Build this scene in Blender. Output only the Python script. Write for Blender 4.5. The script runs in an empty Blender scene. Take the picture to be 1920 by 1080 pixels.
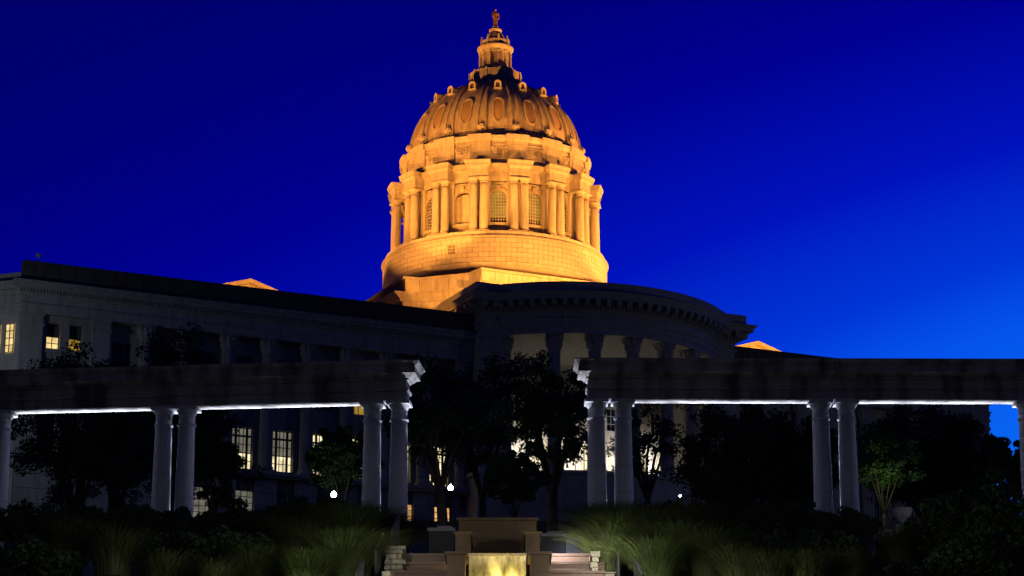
import bpy, bmesh, math, random
from math import sin, cos, pi, radians as R
from mathutils import Vector, Matrix, noise
sc = bpy.context.scene
col = sc.collection
rnd = random.Random(7)

# ------------------------------------------------------------------ camera
F_PX, PITCH = 4462.0, math.atan(1260 / 4462.0)
cam_d = bpy.data.cameras.new('camera')
cam_d.sensor_width = 36; cam_d.lens = 36 * F_PX / 1920; cam_d.clip_end = 3000; cam_d.clip_start = 0.5
cam = bpy.data.objects.new('camera', cam_d); col.objects.link(cam)
cam.location = (0, 0, 0); cam.rotation_euler = (pi / 2 + PITCH, 0, 0)
sc.camera = cam

# ------------------------------------------------------------------ dusk sky
world = bpy.data.worlds.new('World'); sc.world = world; world.use_nodes = True
wt = world.node_tree; wt.nodes.clear()
def wn(t, **k):
    n = wt.nodes.new(t)
    for a, b in k.items(): setattr(n, a, b)
    return n
def wmath(op, a, b=None):
    m = wn('ShaderNodeMath', operation=op)
    for i, v in enumerate((a, b)):
        if v is None: continue
        if isinstance(v, (int, float)): m.inputs[i].default_value = v
        else: wt.links.new(v, m.inputs[i])
    return m.outputs[0]
tc = wn('ShaderNodeTexCoord'); sx = wn('ShaderNodeSeparateXYZ')
wt.links.new(tc.outputs['Generated'], sx.inputs[0])
GLOW_AZ, GLOW_EL = R(30), R(3)
az = wmath('ARCTAN2', sx.outputs[0], sx.outputs[1])
daz = wmath('WRAP', wmath('SUBTRACT', az, GLOW_AZ), pi)
daz.node.inputs[2].default_value = -pi
el = wmath('ARCSINE', sx.outputs[2])
dd = wmath('SQRT', wmath('ADD', wmath('POWER', wmath('ABSOLUTE', wmath('MULTIPLY', daz, 0.42)), 2.0),
                         wmath('POWER', wmath('ABSOLUTE', wmath('SUBTRACT', el, GLOW_EL)), 2.0)))
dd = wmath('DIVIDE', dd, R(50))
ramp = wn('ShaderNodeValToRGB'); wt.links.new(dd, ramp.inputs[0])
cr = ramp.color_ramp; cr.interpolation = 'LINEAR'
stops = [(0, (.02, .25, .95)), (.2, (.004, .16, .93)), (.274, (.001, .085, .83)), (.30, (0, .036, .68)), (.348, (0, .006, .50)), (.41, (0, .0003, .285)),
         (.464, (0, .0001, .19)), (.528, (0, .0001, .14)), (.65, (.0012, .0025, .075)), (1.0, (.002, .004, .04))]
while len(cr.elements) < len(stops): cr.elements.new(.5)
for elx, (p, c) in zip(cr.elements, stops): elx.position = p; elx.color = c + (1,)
sky = wn('ShaderNodeTexSky'); sky.sky_type = 'NISHITA'; sky.sun_disc = False
sky.sun_elevation = R(-4); sky.sun_rotation = GLOW_AZ
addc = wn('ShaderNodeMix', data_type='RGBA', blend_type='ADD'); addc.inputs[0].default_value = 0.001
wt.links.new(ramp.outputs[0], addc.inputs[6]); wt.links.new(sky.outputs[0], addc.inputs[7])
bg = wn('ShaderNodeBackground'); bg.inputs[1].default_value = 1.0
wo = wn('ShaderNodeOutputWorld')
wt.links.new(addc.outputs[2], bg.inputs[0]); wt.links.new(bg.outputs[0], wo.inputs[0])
# faint afterglow from the right
sun_d = bpy.data.lights.new('sun', 'SUN'); sun_d.energy = 0.004; sun_d.angle = R(15); sun_d.color = (.5, .6, 1)
sun = bpy.data.objects.new('sun', sun_d); col.objects.link(sun)
sun.rotation_euler = (R(84), 0, R(180) - GLOW_AZ)
sc.view_settings.view_transform = 'Standard'; sc.view_settings.look = 'None'
sc.view_settings.exposure = 0; sc.view_settings.gamma = 1
sc.cycles.use_light_tree = True; sc.cycles.max_bounces = 6; sc.cycles.sample_clamp_indirect = 4

# ------------------------------------------------------------------ pixel -> place
def ray(x, y):
    u = (x - 960) / F_PX; v = (540 - y) / F_PX
    return Vector((u, cos(PITCH) - sin(PITCH) * v, sin(PITCH) + cos(PITCH) * v))
def atY(x, y, Y): a = ray(x, y); return a * (Y / a.y)
def atZ(x, y, z): a = ray(x, y); return a * (z / a.z)

# ------------------------------------------------------------------ materials
def mat(name, base, rough=.8, metal=0, var=.25, scale=2.0, bump=.15, bscale=20, emit=None, estr=0, stain=0, spec=.3):
    m = bpy.data.materials.new(name); m.use_nodes = True
    nt = m.node_tree; b = nt.nodes['Principled BSDF']
    b.inputs['Roughness'].default_value = rough; b.inputs['Metallic'].default_value = metal
    b.inputs['Specular IOR Level'].default_value = spec
    co = nt.nodes.new('ShaderNodeTexCoord')
    n1 = nt.nodes.new('ShaderNodeTexNoise'); n1.inputs['Scale'].default_value = scale; n1.inputs['Detail'].default_value = 6
    nt.links.new(co.outputs['Object'], n1.inputs['Vector'])
    oi = nt.nodes.new('ShaderNodeObjectInfo')
    mx = nt.nodes.new('ShaderNodeMix'); mx.data_type = 'RGBA'
    d = tuple(c * (1 - var) for c in base); l = tuple(min(1, c * (1 + var)) for c in base)
    mx.inputs[6].default_value = d + (1,); mx.inputs[7].default_value = l + (1,)
    nt.links.new(n1.outputs['Fac'], mx.inputs[0])
    out = mx.outputs[2]
    if stain:
        mp = nt.nodes.new('ShaderNodeMapping'); mp.inputs['Scale'].default_value = (1.3, 1.3, .22)
        nt.links.new(co.outputs['Object'], mp.inputs[0])
        n2 = nt.nodes.new('ShaderNodeTexNoise'); n2.inputs['Scale'].default_value = 1.6; n2.inputs['Detail'].default_value = 5
        nt.links.new(mp.outputs[0], n2.inputs['Vector'])
        rp = nt.nodes.new('ShaderNodeValToRGB'); rp.color_ramp.elements[0].position = .42; rp.color_ramp.elements[1].position = .68
        nt.links.new(n2.outputs['Fac'], rp.inputs[0])
        m2 = nt.nodes.new('ShaderNodeMix'); m2.data_type = 'RGBA'; m2.blend_type = 'MULTIPLY'
        k = 1 - stain; m2.inputs[7].default_value = (k, k * .97, k * .92, 1)
        nt.links.new(rp.outputs[0], m2.inputs[0]); nt.links.new(out, m2.inputs[6]); out = m2.outputs[2]
    # each stone a little different
    m3 = nt.nodes.new('ShaderNodeMix'); m3.data_type = 'RGBA'; m3.blend_type = 'MULTIPLY'; m3.inputs[0].default_value = 1
    mr = nt.nodes.new('ShaderNodeMapRange'); mr.inputs[3].default_value = 1 - var * .5; mr.inputs[4].default_value = 1 + var * .3
    nt.links.new(oi.outputs['Random'], mr.inputs[0]); nt.links.new(out, m3.inputs[6]); nt.links.new(mr.outputs[0], m3.inputs[7])
    nt.links.new(m3.outputs[2], b.inputs['Base Color'])
    if bump:
        n3 = nt.nodes.new('ShaderNodeTexNoise'); n3.inputs['Scale'].default_value = bscale; n3.inputs['Detail'].default_value = 4
        nt.links.new(co.outputs['Object'], n3.inputs['Vector'])
        bp = nt.nodes.new('ShaderNodeBump'); bp.inputs['Strength'].default_value = bump; bp.inputs['Distance'].default_value = .05
        nt.links.new(n3.outputs['Fac'], bp.inputs['Height']); nt.links.new(bp.outputs[0], b.inputs['Normal'])
    if emit:
        b.inputs['Emission Color'].default_value = emit + (1,); b.inputs['Emission Strength'].default_value = estr
    return m
def lit_glass(name, c, s):      # a lit room seen through a pane: uneven brightness
    m = bpy.data.materials.new(name); m.use_nodes = True; nt = m.node_tree
    b = nt.nodes['Principled BSDF']; b.inputs['Base Color'].default_value = (.05, .05, .05, 1); b.inputs['Roughness'].default_value = .2
    co = nt.nodes.new('ShaderNodeTexCoord'); n1 = nt.nodes.new('ShaderNodeTexNoise'); n1.inputs['Scale'].default_value = .9
    nt.links.new(co.outputs['Object'], n1.inputs['Vector'])
    mr = nt.nodes.new('ShaderNodeMapRange'); mr.inputs[1].default_value = .3; mr.inputs[2].default_value = .7
    mr.inputs[3].default_value = s * .55; mr.inputs[4].default_value = s * 1.35
    nt.links.new(n1.outputs['Fac'], mr.inputs[0]); nt.links.new(mr.outputs[0], b.inputs['Emission Strength'])
    b.inputs['Emission Color'].default_value = c + (1,)
    return m
M = dict(
    lime=mat('limestone', (.46, .42, .36), .85, var=.2, scale=1.6, bump=.25, bscale=9, stain=.24),
    limed=mat('weathered_limestone', (.38, .37, .35), .88, var=.12, scale=.8, bump=.2, bscale=8, stain=.22),
    dome=mat('dome_limestone', (.44, .38, .30), .8, var=.16, scale=.9, bump=.2, bscale=7, stain=.35),
    joint=mat('mortar', (.16, .14, .11), .95, var=.1),
    tan=mat('terracotta_panel', (.37, .25, .14), .7, var=.1),
    darkst=mat('dark_streaked_stone', (.10, .095, .085), .9, var=.3, scale=1.5, stain=.5),  # very dark base colour with random vertical streaks
    pstone=mat('pergola_stone', (.32, .30, .28), .9, var=.35, scale=2.6, bump=.4, bscale=22, stain=.75),
    pcol=mat('column_concrete', (.42, .41, .41), .8, var=.14, scale=5, bump=.25, bscale=40),
    granite=mat('dark_granite', (.02, .02, .03), .6, var=.3, scale=40, bump=.05, spec=.5),
    greyst=mat('grey_granite', (.28, .28, .32), .55, var=.25, scale=60, bump=.08),
    step=mat('pink_granite_step', (.20, .135, .115), .7, var=.5, scale=45, bump=.2, bscale=60),
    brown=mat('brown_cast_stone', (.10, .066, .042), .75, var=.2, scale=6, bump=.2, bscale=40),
    field=mat('fieldstone', (.42, .38, .30), .9, var=.35, scale=9, bump=.8, bscale=14),
    iron=mat('black_iron', (.05, .05, .052), .6, var=.2, spec=.15),
    bronze=mat('bronze', (.28, .16, .06), .5, metal=.6, var=.3, scale=3, bump=.2),
    roof=mat('roof_membrane', (.10, .10, .10), .95, var=.2),
    glass=mat('night_glass', (.012, .014, .03), .12, var=.1, bump=0, spec=.6),
    blind=mat('window_blind', (.10, .10, .09), .8, var=.15),
    frame=mat('window_frame', (.09, .085, .075), .6, var=.15),
    pale=mat('pale_frame', (.45, .42, .36), .6, var=.1),
    ground=mat('lawn_soil', (.035, .04, .02), .95, var=.4, scale=.7, bump=.5, bscale=6),
    path=mat('pale_concrete', (.38, .37, .35), .9, var=.2, scale=3),
    bark=mat('bark', (.10, .075, .05), .95, var=.35, scale=5, bump=.8, bscale=14),
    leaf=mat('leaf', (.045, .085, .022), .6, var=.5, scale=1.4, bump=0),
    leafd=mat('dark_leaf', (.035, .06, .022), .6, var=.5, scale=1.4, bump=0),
    blade=mat('grass_blade', (.115, .15, .05), .6, var=.5, scale=2.2, bump=0),
    bladed=mat('grass_blade_dark', (.10, .12, .045), .6, var=.5, scale=2.2, bump=0),
    water=None,
    winw=lit_glass('lit_window_warm', (1, .70, .28), 1.0),
    winc=lit_glass('lit_window_cream', (1, .84, .48), 1.05),
    wind=lit_glass('lit_window_dim', (.95, .90, .66), .16),
    wing=lit_glass('lit_window_gold', (1, .62, .08), .30),
    winor=lit_glass('lit_window_orange', (1, .52, .16), 1.1),
)
for k in ('leaf', 'leafd', 'blade', 'bladed'):
    b = M[k].node_tree.nodes['Principled BSDF']; b.inputs['Subsurface Weight'].default_value = 0
gl = bpy.data.materials.new('lamp_globe'); gl.use_nodes = True
b = gl.node_tree.nodes['Principled BSDF']; b.inputs['Emission Color'].default_value = (.86, .95, 1, 1); b.inputs['Emission Strength'].default_value = 70
M['globe'] = gl
go = bpy.data.materials.new('amber_globe'); go.use_nodes = True
b = go.node_tree.nodes['Principled BSDF']; b.inputs['Emission Color'].default_value = (1, .42, .08, 1); b.inputs['Emission Strength'].default_value = 6
M['amber'] = go
def water_mat():
    m = bpy.data.materials.new('falling_water'); m.use_nodes = True; nt = m.node_tree; b = nt.nodes['Principled BSDF']
    b.inputs['Base Color'].default_value = (.55, .53, .40, 1); b.inputs['Roughness'].default_value = .35
    b.inputs['Specular IOR Level'].default_value = .6
    co = nt.nodes.new('ShaderNodeTexCoord'); mp = nt.nodes.new('ShaderNodeMapping'); mp.inputs['Scale'].default_value = (5, 5, 2.0)
    mp.inputs['Rotation'].default_value = (0, .5, 0)
    n = nt.nodes.new('ShaderNodeTexNoise'); n.inputs['Scale'].default_value = 1.3; n.inputs['Detail'].default_value = 6
    nt.links.new(co.outputs['Object'], mp.inputs[0]); nt.links.new(mp.outputs[0], n.inputs['Vector'])
    mr = nt.nodes.new('ShaderNodeValToRGB'); mr.color_ramp.elements[0].color = (.10, .10, .06, 1); mr.color_ramp.elements[1].color = (.75, .72, .55, 1)
    mr.color_ramp.elements[0].position = .3; mr.color_ramp.elements[1].position = .7
    nt.links.new(n.outputs['Fac'], mr.inputs[0]); nt.links.new(mr.outputs[0], b.inputs['Base Color'])
    bp = nt.nodes.new('ShaderNodeBump'); bp.inputs['Strength'].default_value = .6; bp.inputs['Distance'].default_value = .03
    nt.links.new(n.outputs['Fac'], bp.inputs['Height']); nt.links.new(bp.outputs[0], b.inputs['Normal'])
    return m
M['water'] = water_mat()

# ------------------------------------------------------------------ mesh builder
class MB:
    def __init__(s): s.v = []; s.f = []
    def add(s, vs, fs):
        o = len(s.v); s.v += [tuple(p) for p in vs]; s.f += [tuple(i + o for i in q) for q in fs]; return s
    def box(s, x0, x1, y0, y1, z0, z1):
        return s.add([(x0,y0,z0),(x1,y0,z0),(x1,y1,z0),(x0,y1,z0),(x0,y0,z1),(x1,y0,z1),(x1,y1,z1),(x0,y1,z1)],
                     [(0,3,2,1),(4,5,6,7),(0,1,5,4),(1,2,6,5),(2,3,7,6),(3,0,4,7)])
    def loft(s, loops, closed=True, caps=True):
        n = len(loops[0]); vs = [p for L in loops for p in L]; fs = []
        for k in range(len(loops) - 1):
            for i in range(n if closed else n - 1):
                j = (i + 1) % n; fs.append((k*n+i, k*n+j, (k+1)*n+j, (k+1)*n+i))
        if caps and closed: fs += [tuple(range(n))[::-1], tuple((len(loops)-1)*n + i for i in range(n))]
        return s.add(vs, fs)
    def prism(s, pts, z0, z1): return s.loft([[(x, y, z0) for x, y in pts], [(x, y, z1) for x, y in pts]])
    def lathe(s, prof, n=24, cx=0, cy=0, caps=True):
        return s.loft([[(cx + r*cos(2*pi*i/n), cy + r*sin(2*pi*i/n), z) for i in range(n)] for r, z in prof], caps=caps)
    def arc(s, r0, r1, a0, a1, z0, z1, n=1, r1b=None):       # block between two radii; angle 0 faces the front (-y)
        r1b = r1 if r1b is None else r1b; loops = []
        for i in range(n + 1):
            a = a0 + (a1 - a0) * i / n; S, K = sin(a), -cos(a)
            loops.append([(r0*S, r0*K, z0), (r1*S, r1*K, z0), (r1b*S, r1b*K, z1), (r0*S, r0*K, z1)])
        return s.loft(loops)
    def tube(s, pts, rs, n=6):
        loops = []; pts = [Vector(p) for p in pts]
        for i, p in enumerate(pts):
            t = (pts[min(i+1, len(pts)-1)] - pts[max(i-1, 0)]).normalized()
            a = t.orthogonal().normalized() if i == 0 else (a - t * a.dot(t)).normalized()
            b2 = t.cross(a); loops.append([p + (a*cos(2*pi*k/n) + b2*sin(2*pi*k/n)) * rs[i] for k in range(n)])
        return s.loft(loops)
    def move(s, x=0, y=0, z=0, rz=0, sc=1):
        c, w = cos(rz), sin(rz)
        s.v = [((c*a - w*b2)*sc + x, (w*a + c*b2)*sc + y, q*sc + z) for a, b2, q in s.v]; return s
    def mesh(s, name, m, smooth=False):
        me = bpy.data.meshes.new(name); me.from_pydata(s.v, [], s.f); me.materials.append(m)
        bm = bmesh.new(); bm.from_mesh(me); bmesh.ops.recalc_face_normals(bm, faces=bm.faces); bm.to_mesh(me); bm.free()
        if smooth: me.polygons.foreach_set('use_smooth', [True]*len(me.polygons))
        return me
    def build(s, name, m, parent=None, smooth=False): return place(name, s.mesh(name, m, smooth), parent)
def place(name, me, parent=None, loc=(0,0,0), rz=0, s=None):
    o = bpy.data.objects.new(name, me); col.objects.link(o); o.parent = parent
    o.location = loc; o.rotation_euler = (0, 0, rz)
    if s: o.scale = s if hasattr(s, '__len__') else (s, s, s)
    return o
def tag(o, label, cat, group=None):
    o['label'] = label; o['category'] = cat
    if group: o['group'] = group
    return o
def thing(name, label, cat, loc=(0,0,0), rz=0, group=None): return tag(place(name, None, None, loc, rz), label, cat, group)
def lamp(kind, loc, aim, energy, color, size=.15, cone=None, blend=.5, parent=None, name='lamp_light'):
    d = bpy.data.lights.new(name, kind); d.energy = energy; d.color = color
    if kind in ('POINT', 'SPOT'): d.shadow_soft_size = size
    if kind == 'SPOT': d.spot_size = R(cone); d.spot_blend = blend
    o = bpy.data.objects.new(name, d); col.objects.link(o); o.location = loc; o.parent = parent
    if aim is not None: o.rotation_euler = (Vector(aim) - Vector(loc)).to_track_quat('-Z', 'Y').to_euler()
    return o

# ------------------------------------------------------------------ terrain
PROF = [(-120, -6), (0, -1.7), (30, 2.6), (36, 4.2), (41, 5.5), (43, 6.7), (48, 7.3), (64, 10.55), (100, 16.4), (150, 25.2), (200, 34.2), (224, 39.2), (234, 42.0), (262, 42.2), (1200, 42.2)]
def gz(Y):
    for (a, za), (b2, zb) in zip(PROF, PROF[1:]):
        if a <= Y <= b2: return za + (zb - za) * (Y - a) / (b2 - a)
    return PROF[0][1] if Y < 0 else PROF[-1][1]
mb = MB(); ys = [p[0] for p in PROF] + list(range(66, 234, 6)); ys = sorted(set(ys)); xs = [-900, -300, -120, -60, -30, -15, -5, 0, 5, 15, 30, 60, 120, 300, 900]
vs = [(x, y, gz(y) + (noise.noise(Vector((x*.06, y*.06, 0))) * .25 if 66 < y < 220 else 0)) for y in ys for x in xs]; n = len(xs)
mb.add(vs, [(j*n+i, j*n+i+1, (j+1)*n+i+1, (j+1)*n+i) for j in range(len(ys)-1) for i in range(n-1)])
g = mb.build('ground', M['ground'], smooth=True); g['kind'] = 'structure'

# ================================================================== CAPITOL
HP = 69.24                         # parapet height of the wings above the eye
ZB = 27.0                          # ... above the building's ground
ROT = R(25.07)
cap = thing('capitol_building', 'large domed limestone capitol with floodlit golden dome and long dark wings on the hilltop', 'capitol',
            (-2.17, 290, HP - ZB), ROT)
LIME, LIMED = M['lime'], M['limed']
def part(mb, name, m, parent=cap, smooth=False):
    mb.move(z=ZB); return mb.build(name, m, parent, smooth)
def cap_world(e, nn, z):           # local capitol coords (along facade, out of facade, above wing parapet) -> world
    return Vector((-2.17 + e*cos(ROT) + nn*sin(ROT), 290 + e*sin(ROT) - nn*cos(ROT), HP + z))

def wall_open(y0, y1, x0, x1, z0, z1, ops):       # wall with rectangular openings (a,b,c,d) = x0,x1,z0,z1
    m = MB(); xs = sorted({x0, x1} | {o[0] for o in ops} | {o[1] for o in ops}); zs = sorted({z0, z1} | {o[2] for o in ops} | {o[3] for o in ops})
    for xa, xb in zip(xs, xs[1:]):
        run = None
        for za, zb in zip(zs, zs[1:]):
            mx, mz = (xa+xb)/2, (za+zb)/2
            hole = any(o[0] < mx < o[1] and o[2] < mz < o[3] for o in ops)
            if hole:
                if run: m.box(xa, xb, y0, y1, run[0], run[1]); run = None
            else: run = (run[0], zb) if run else (za, zb)
        if run: m.box(xa, xb, y0, y1, run[0], run[1])
    return m

def window(x, y, z0, z1, w, m, nx=3, nz=4, bars='frame', rz=0, blind=0, ox=0, oy=0, parent=cap, side=None):
    # frame with its glazing bars; pane and blind are sub-parts. x,y = centre of the opening's plane
    t = .07 if w > 1 else .05
    f = MB()
    f.box(-w/2, -w/2+t, 0, .12, z0, z1).box(w/2-t, w/2, 0, .12, z0, z1).box(-w/2+t, w/2-t, 0, .12, z0, z0+t).box(-w/2+t, w/2-t, 0, .12, z1-t, z1)
    for i in range(1, nx): xx = -w/2 + w*i/nx; f.box(xx-.035, xx+.035, .01, .10, z0+t, z1-t)
    for i in range(1, nz): zz = z0 + (z1-z0)*i/nz; f.box(-w/2+t, w/2-t, .02, .09, zz-.035, zz+.035)
    if side:
        for sg in (-1, 1): f.box(sg*side-.12, sg*side+.12, -.03, .11, z0+t, z1-t)
        f.box(-w/2+t, w/2-t, -.02, .11, z1-(z1-z0)*.2-.1, z1-(z1-z0)*.2+.1)
    f.move(z=ZB); o = place('window', f.mesh('window', M[bars]), parent, (x, y, 0), rz)
    place('pane', MB().box(-w/2, w/2, .13, .16, z0, z1).move(z=ZB).mesh('pane', m), o)
    if blind: place('blind', MB().box(-w/2+t, w/2-t, .105, .125, z1-(z1-z0)*blind, z1-t).move(z=ZB).mesh('blind', M['wind'] if side else M['blind']), o)
    return o

# ---- generic orders
def cap_mesh(r, h, m, name):                      # leafy capital
    loops = []; n = 32
    for k, (rr, zz) in enumerate([(1.0, 0), (1.12, .06), (1.0, .1), (1.1, .2), (1.3, .42), (1.12, .46), (1.2, .6), (1.48, .78), (1.2, .8), (1.35, .9), (1.25, .93)]):
        loops.append([((r*rr*(1 + (.10 if (i + (k//3)) % 4 < 2 else -.06) * (k > 1)))*cos(2*pi*i/n), (r*rr*(1 + (.10 if (i + (k//3)) % 4 < 2 else -.06) * (k > 1)))*sin(2*pi*i/n), zz*h) for i in range(n)])
    b2 = MB().loft(loops)
    for sx_ in (-1, 1):
        for sy_ in (-1, 1): b2.tube([(sx_*r*.7, sy_*r*.7, h*.55), (sx_*r*1.05, sy_*r*1.05, h*.72), (sx_*r*1.12, sy_*r*1.12, h*.88)], [r*.16, r*.2, r*.18], 6)
    a = r*1.42; b2.box(-a, a, -a, a, h*.93, h)
    return b2.mesh(name, m)
def flute_mesh(r, h, m, name, nf=20, taper=.86):
    n = nf * 3; loops = []
    for k in range(9):
        t = k / 8; rr = r * (1 - (1 - taper) * t**1.6)
        loops.append([(rr*(1 if i % 3 else .9)*cos(2*pi*i/n), rr*(1 if i % 3 else .9)*sin(2*pi*i/n), t*h) for i in range(n)])
    return MB().loft(loops).mesh(name, m)
def base_mesh(r, m, name, h=.9):
    return MB().lathe([(r*1.32, h*.33), (r*1.35, h*.5), (r*1.2, h*.6), (r*1.1, h*.72), (r*1.22, h*.82), (r*1.02, h)], 28).box(-r*1.4, r*1.4, -r*1.4, r*1.4, 0, h*.33).mesh(name, m, False)

# ---- wings
WN = -29.3                                        # wall line of the wing order (local y)
wshaft, wcap, wbase = flute_mesh(.74, 12.1, LIMED, 'shaft'), cap_mesh(.64, 1.6, LIMED, 'capital'), base_mesh(.74, LIMED, 'base')
def wing_column(x, y=-29.0):
    o = place('column', wshaft, cap, (x, y, ZB - 19.1))
    place('capital', wcap, o, (0, 0, 12.1)); place('base', wbase, o, (0, 0, -.9))
LIT = {0: 'winc', 1: 'winc', 2: 'winc', 3: 'winc', 4: 'winc', 5: 'winc'}
for s in (-1, 1):
    X0 = lambda a, b2: (min(s*a, s*b2), max(s*a, s*b2))
    W = lambda a: a if s < 0 or a < 40 else a - 13.56        # the right wing is three bays shorter
    X = lambda a, b2: X0(W(a), W(b2))
    # body, ground storey backing, roof, parapet
    x0, x1 = X(16.6, 66.6)
    part(MB().box(x0, x1, -27.4, 27.5, -27, -2.3), 'wing_core', LIMED)
    part(MB().box(x0, x1, -29.2, 28, -2.3, -2.05), 'wing_roof', M['roof'])
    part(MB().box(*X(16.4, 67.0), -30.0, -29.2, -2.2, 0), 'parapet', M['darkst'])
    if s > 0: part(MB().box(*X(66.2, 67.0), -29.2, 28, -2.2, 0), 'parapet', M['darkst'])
    # entablature: architrave, frieze, cornice in stepped courses
    b2 = MB()
    for z0, z1, o in ((-5.35, -4.95, 0), (-4.95, -4.55, .08), (-4.55, -4.4, .2), (-4.4, -3.55, .0), (-3.55, -3.3, .18), (-2.95, -2.6, .75), (-2.6, -2.35, .95), (-2.35, -2.2, 1.05)):
        b2.box(*X(16.3, 66.9 + o), WN - .3 - o, -28.0, z0, z1)
    part(b2, 'entablature', LIMED)
    d = MB(); k = 0; xx = 16.8
    while xx < W(67.3): d.box(*X0(xx, xx + .2), WN - .75, WN - .3, -3.3, -2.95); xx += .34
    d = part(d, 'dentil_band', LIMED); d['kind'] = 'stuff'
    b2 = MB().box(*X(16.3, 67.0), WN - .55, -28, -3.3, -2.95); part(b2, 'dentil_course', LIMED)
    # colonnade bays
    ops = []; wins = []
    bays = [-55.8 + 4.52*i for i in range(9)]
    for i, bx in enumerate(bays):
        bx = s * -bx if s > 0 else bx
        if s > 0 and bx > 43: continue
        ops.append((bx-1.15, bx+1.15, -19.35, -14.9)); ops.append((bx-1.0, bx+1.0, -12.3, -7.2))
        wins.append((bx, i))
    part(wall_open(-28.2, -27.42, *X(16.5, 57.6), -20, -5.36, ops), 'wing_wall', LIMED)
    for bx, i in wins:
        lit = (s < 0 and i in (3, 4, 5, 6, 7, 8))
        window(bx, -27.75, -19.35, -14.9, 2.3, M['winc'] if lit else M['glass'], 5, 5, 'frame' if lit else 'pale', blind=.62 if lit and i in (3, 4) else 0, side=.62)
        window(bx, -27.75, -12.3, -7.2, 2.0, M['wing'] if (s < 0 and i == 6) else M['glass'], 3, 4, 'pale')
        if s < 0 or i > 3: part(MB().box(bx-1.25, bx+1.25, -28.32, -28.2, -14.6, -12.9), 'spandrel_panel', LIMED)
    for i in range(9):
        cx_ = -53.5 + 4.52*i
        if s < 0 or cx_ > -43: wing_column(cx_ if s < 0 else -cx_)
    # end pavilion with wide pilasters and a pair of windows
    pops = [(s*W(63.25)-.7, s*W(63.25)+.7, -8.8, -6.1), (s*W(60.9)-.7, s*W(60.9)+.7, -8.8, -6.1), (s*W(63.25)-.8, s*W(63.25)+.8, -19, -14.9), (s*W(60.9)-.8, s*W(60.9)+.8, -19, -14.9)]
    part(wall_open(-29.0, -27.45, *X(57.6, 66.6), -20, -5.36, pops), 'pavilion_wall', LIMED)
    for k, wx in enumerate((63.25, 60.9)):
        window(s*W(wx), -28.5, -8.8, -6.1, 1.4, (M['winw'] if k == 0 else M['wing']) if s < 0 else M['glass'], 2, 4, 'frame', blind=.5 if s < 0 else 0)
        window(s*W(wx), -28.5, -19, -14.9, 1.6, M['glass'], 3, 4, 'pale')
        part(MB().box(s*W(wx)-.85, s*W(wx)+.85, -29.2, -29.0, -9.3, -8.95), 'window_sill', LIMED)
    for a, b3 in ((64.5, 66.9), (57.4, 59.3)):
        part(MB().box(*X(a, b3), -29.45, -27.9, -20, -6.7), 'pilaster', LIMED)
        part(MB().box(*X(a - .1, b3 + .1), -29.6, -27.8, -6.7, -6.35).box(*X(a-.02, b3+.02), -29.5, -27.85, -6.35, -5.6).box(*X(a-.15, b3+.15), -29.65, -27.7, -5.6, -5.36), 'pilaster_capital', LIMED)
    # stylobate and ground storey in big blocks
    part(MB().box(*X(16.5, 67.3), -30.4, -27.4, -20.25, -19.98).box(*X(16.5, 67.1), -30.15, -27.4, -20.5, -20.25), 'stylobate', LIMED)
    gops = [(bx-1.0, bx+1.0, -25.2, -21.9) for bx, i in wins]
    part(wall_open(-29.35, -27.4, *X(16.5, 66.8), -27, -20.5, gops), 'ground_storey', M['joint'])
    for bx, i in wins:
        m = M['winor'] if (s < 0 and i in (7, 8)) else (M['wind'] if s < 0 and i in (3, 2) else M['glass'])
        window(bx, -29.2, -25.2, -21.9, 2.0, m, 3, 5, 'pale')
    zc = -27.0; kk = 0
    for hgt in (1.9, 1.55, 1.5, 1.5):
        xa = 16.6 + (1.1 if kk % 2 else 0)
        xlist = [16.6] + ([] if kk % 2 == 0 else [17.7])
        xq = xlist[-1]
        while xq < W(66.8):
            xr = min(xq + 2.26, W(66.8))
            if W(66.8) - xr < .6: xr = W(66.8)
            A, B = X0(xq, xr); mx = (A+B)/2
            segs = [(A, B)]
            for (o0, o1, oz0, oz1) in gops:
                if oz1 > zc + .05 and oz0 < zc + hgt - .05:
                    ns = []
                    for q0, q1 in segs:
                        if o1 <= q0 or o0 >= q1: ns.append((q0, q1)); continue
                        if o0 - q0 > .15: ns.append((q0, o0))
                        if q1 - o1 > .15: ns.append((o1, q1))
                    segs = ns
            if s < 0 or xq < 36:
                for q0, q1 in segs: part(MB().box(q0+.02, q1-.02, -29.5 - rnd.random()*.02, -29.36, zc+.02, zc+hgt-.02), 'stone_block', LIMED)
            xq = xr
        zc += hgt; kk += 1
# chamfered end bay beyond the left corner
dl = Vector((-.7071, .7071))
def diag(t, off): return (-66.9 + dl.x*t + -.7071*off, -29.3 + dl.y*t - .7071*off)
def dbox(t0, t1, o0, o1, z0, z1): return MB().prism([diag(t0, o0), diag(t1, o0), diag(t1, o1), diag(t0, o1)], z0, z1)
part(dbox(-.3, 9, -2, 0, -20, -5.36), 'corner_wall', LIMED)
b2 = MB()
for z0, z1, o in ((-5.35, -4.9, .05), (-4.9, -4.4, .2), (-4.4, -3.55, .0), (-3.55, -3.0, .2), (-3.0, -2.6, .75), (-2.6, -2.2, 1.0)):
    q = dbox(-.2 - o*.4, 9, -2, o, z0, z1); b2.add(q.v, q.f)
part(b2, 'corner_entablature', LIMED)
part(dbox(.3, 9, -1.5, -.6, -2.2, -.9), 'corner_parapet', LIMED)
part(dbox(-.3, 9, -2, .1, -27, -20), 'corner_base', LIMED)
for t_ in (1.0, 2.6):
    px_, py_ = diag(t_, .2)
    window(px_, py_, -9.6, -6.6, 1.0, M['winw'], 2, 4, 'frame', rz=R(-45), oy=0)

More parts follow.
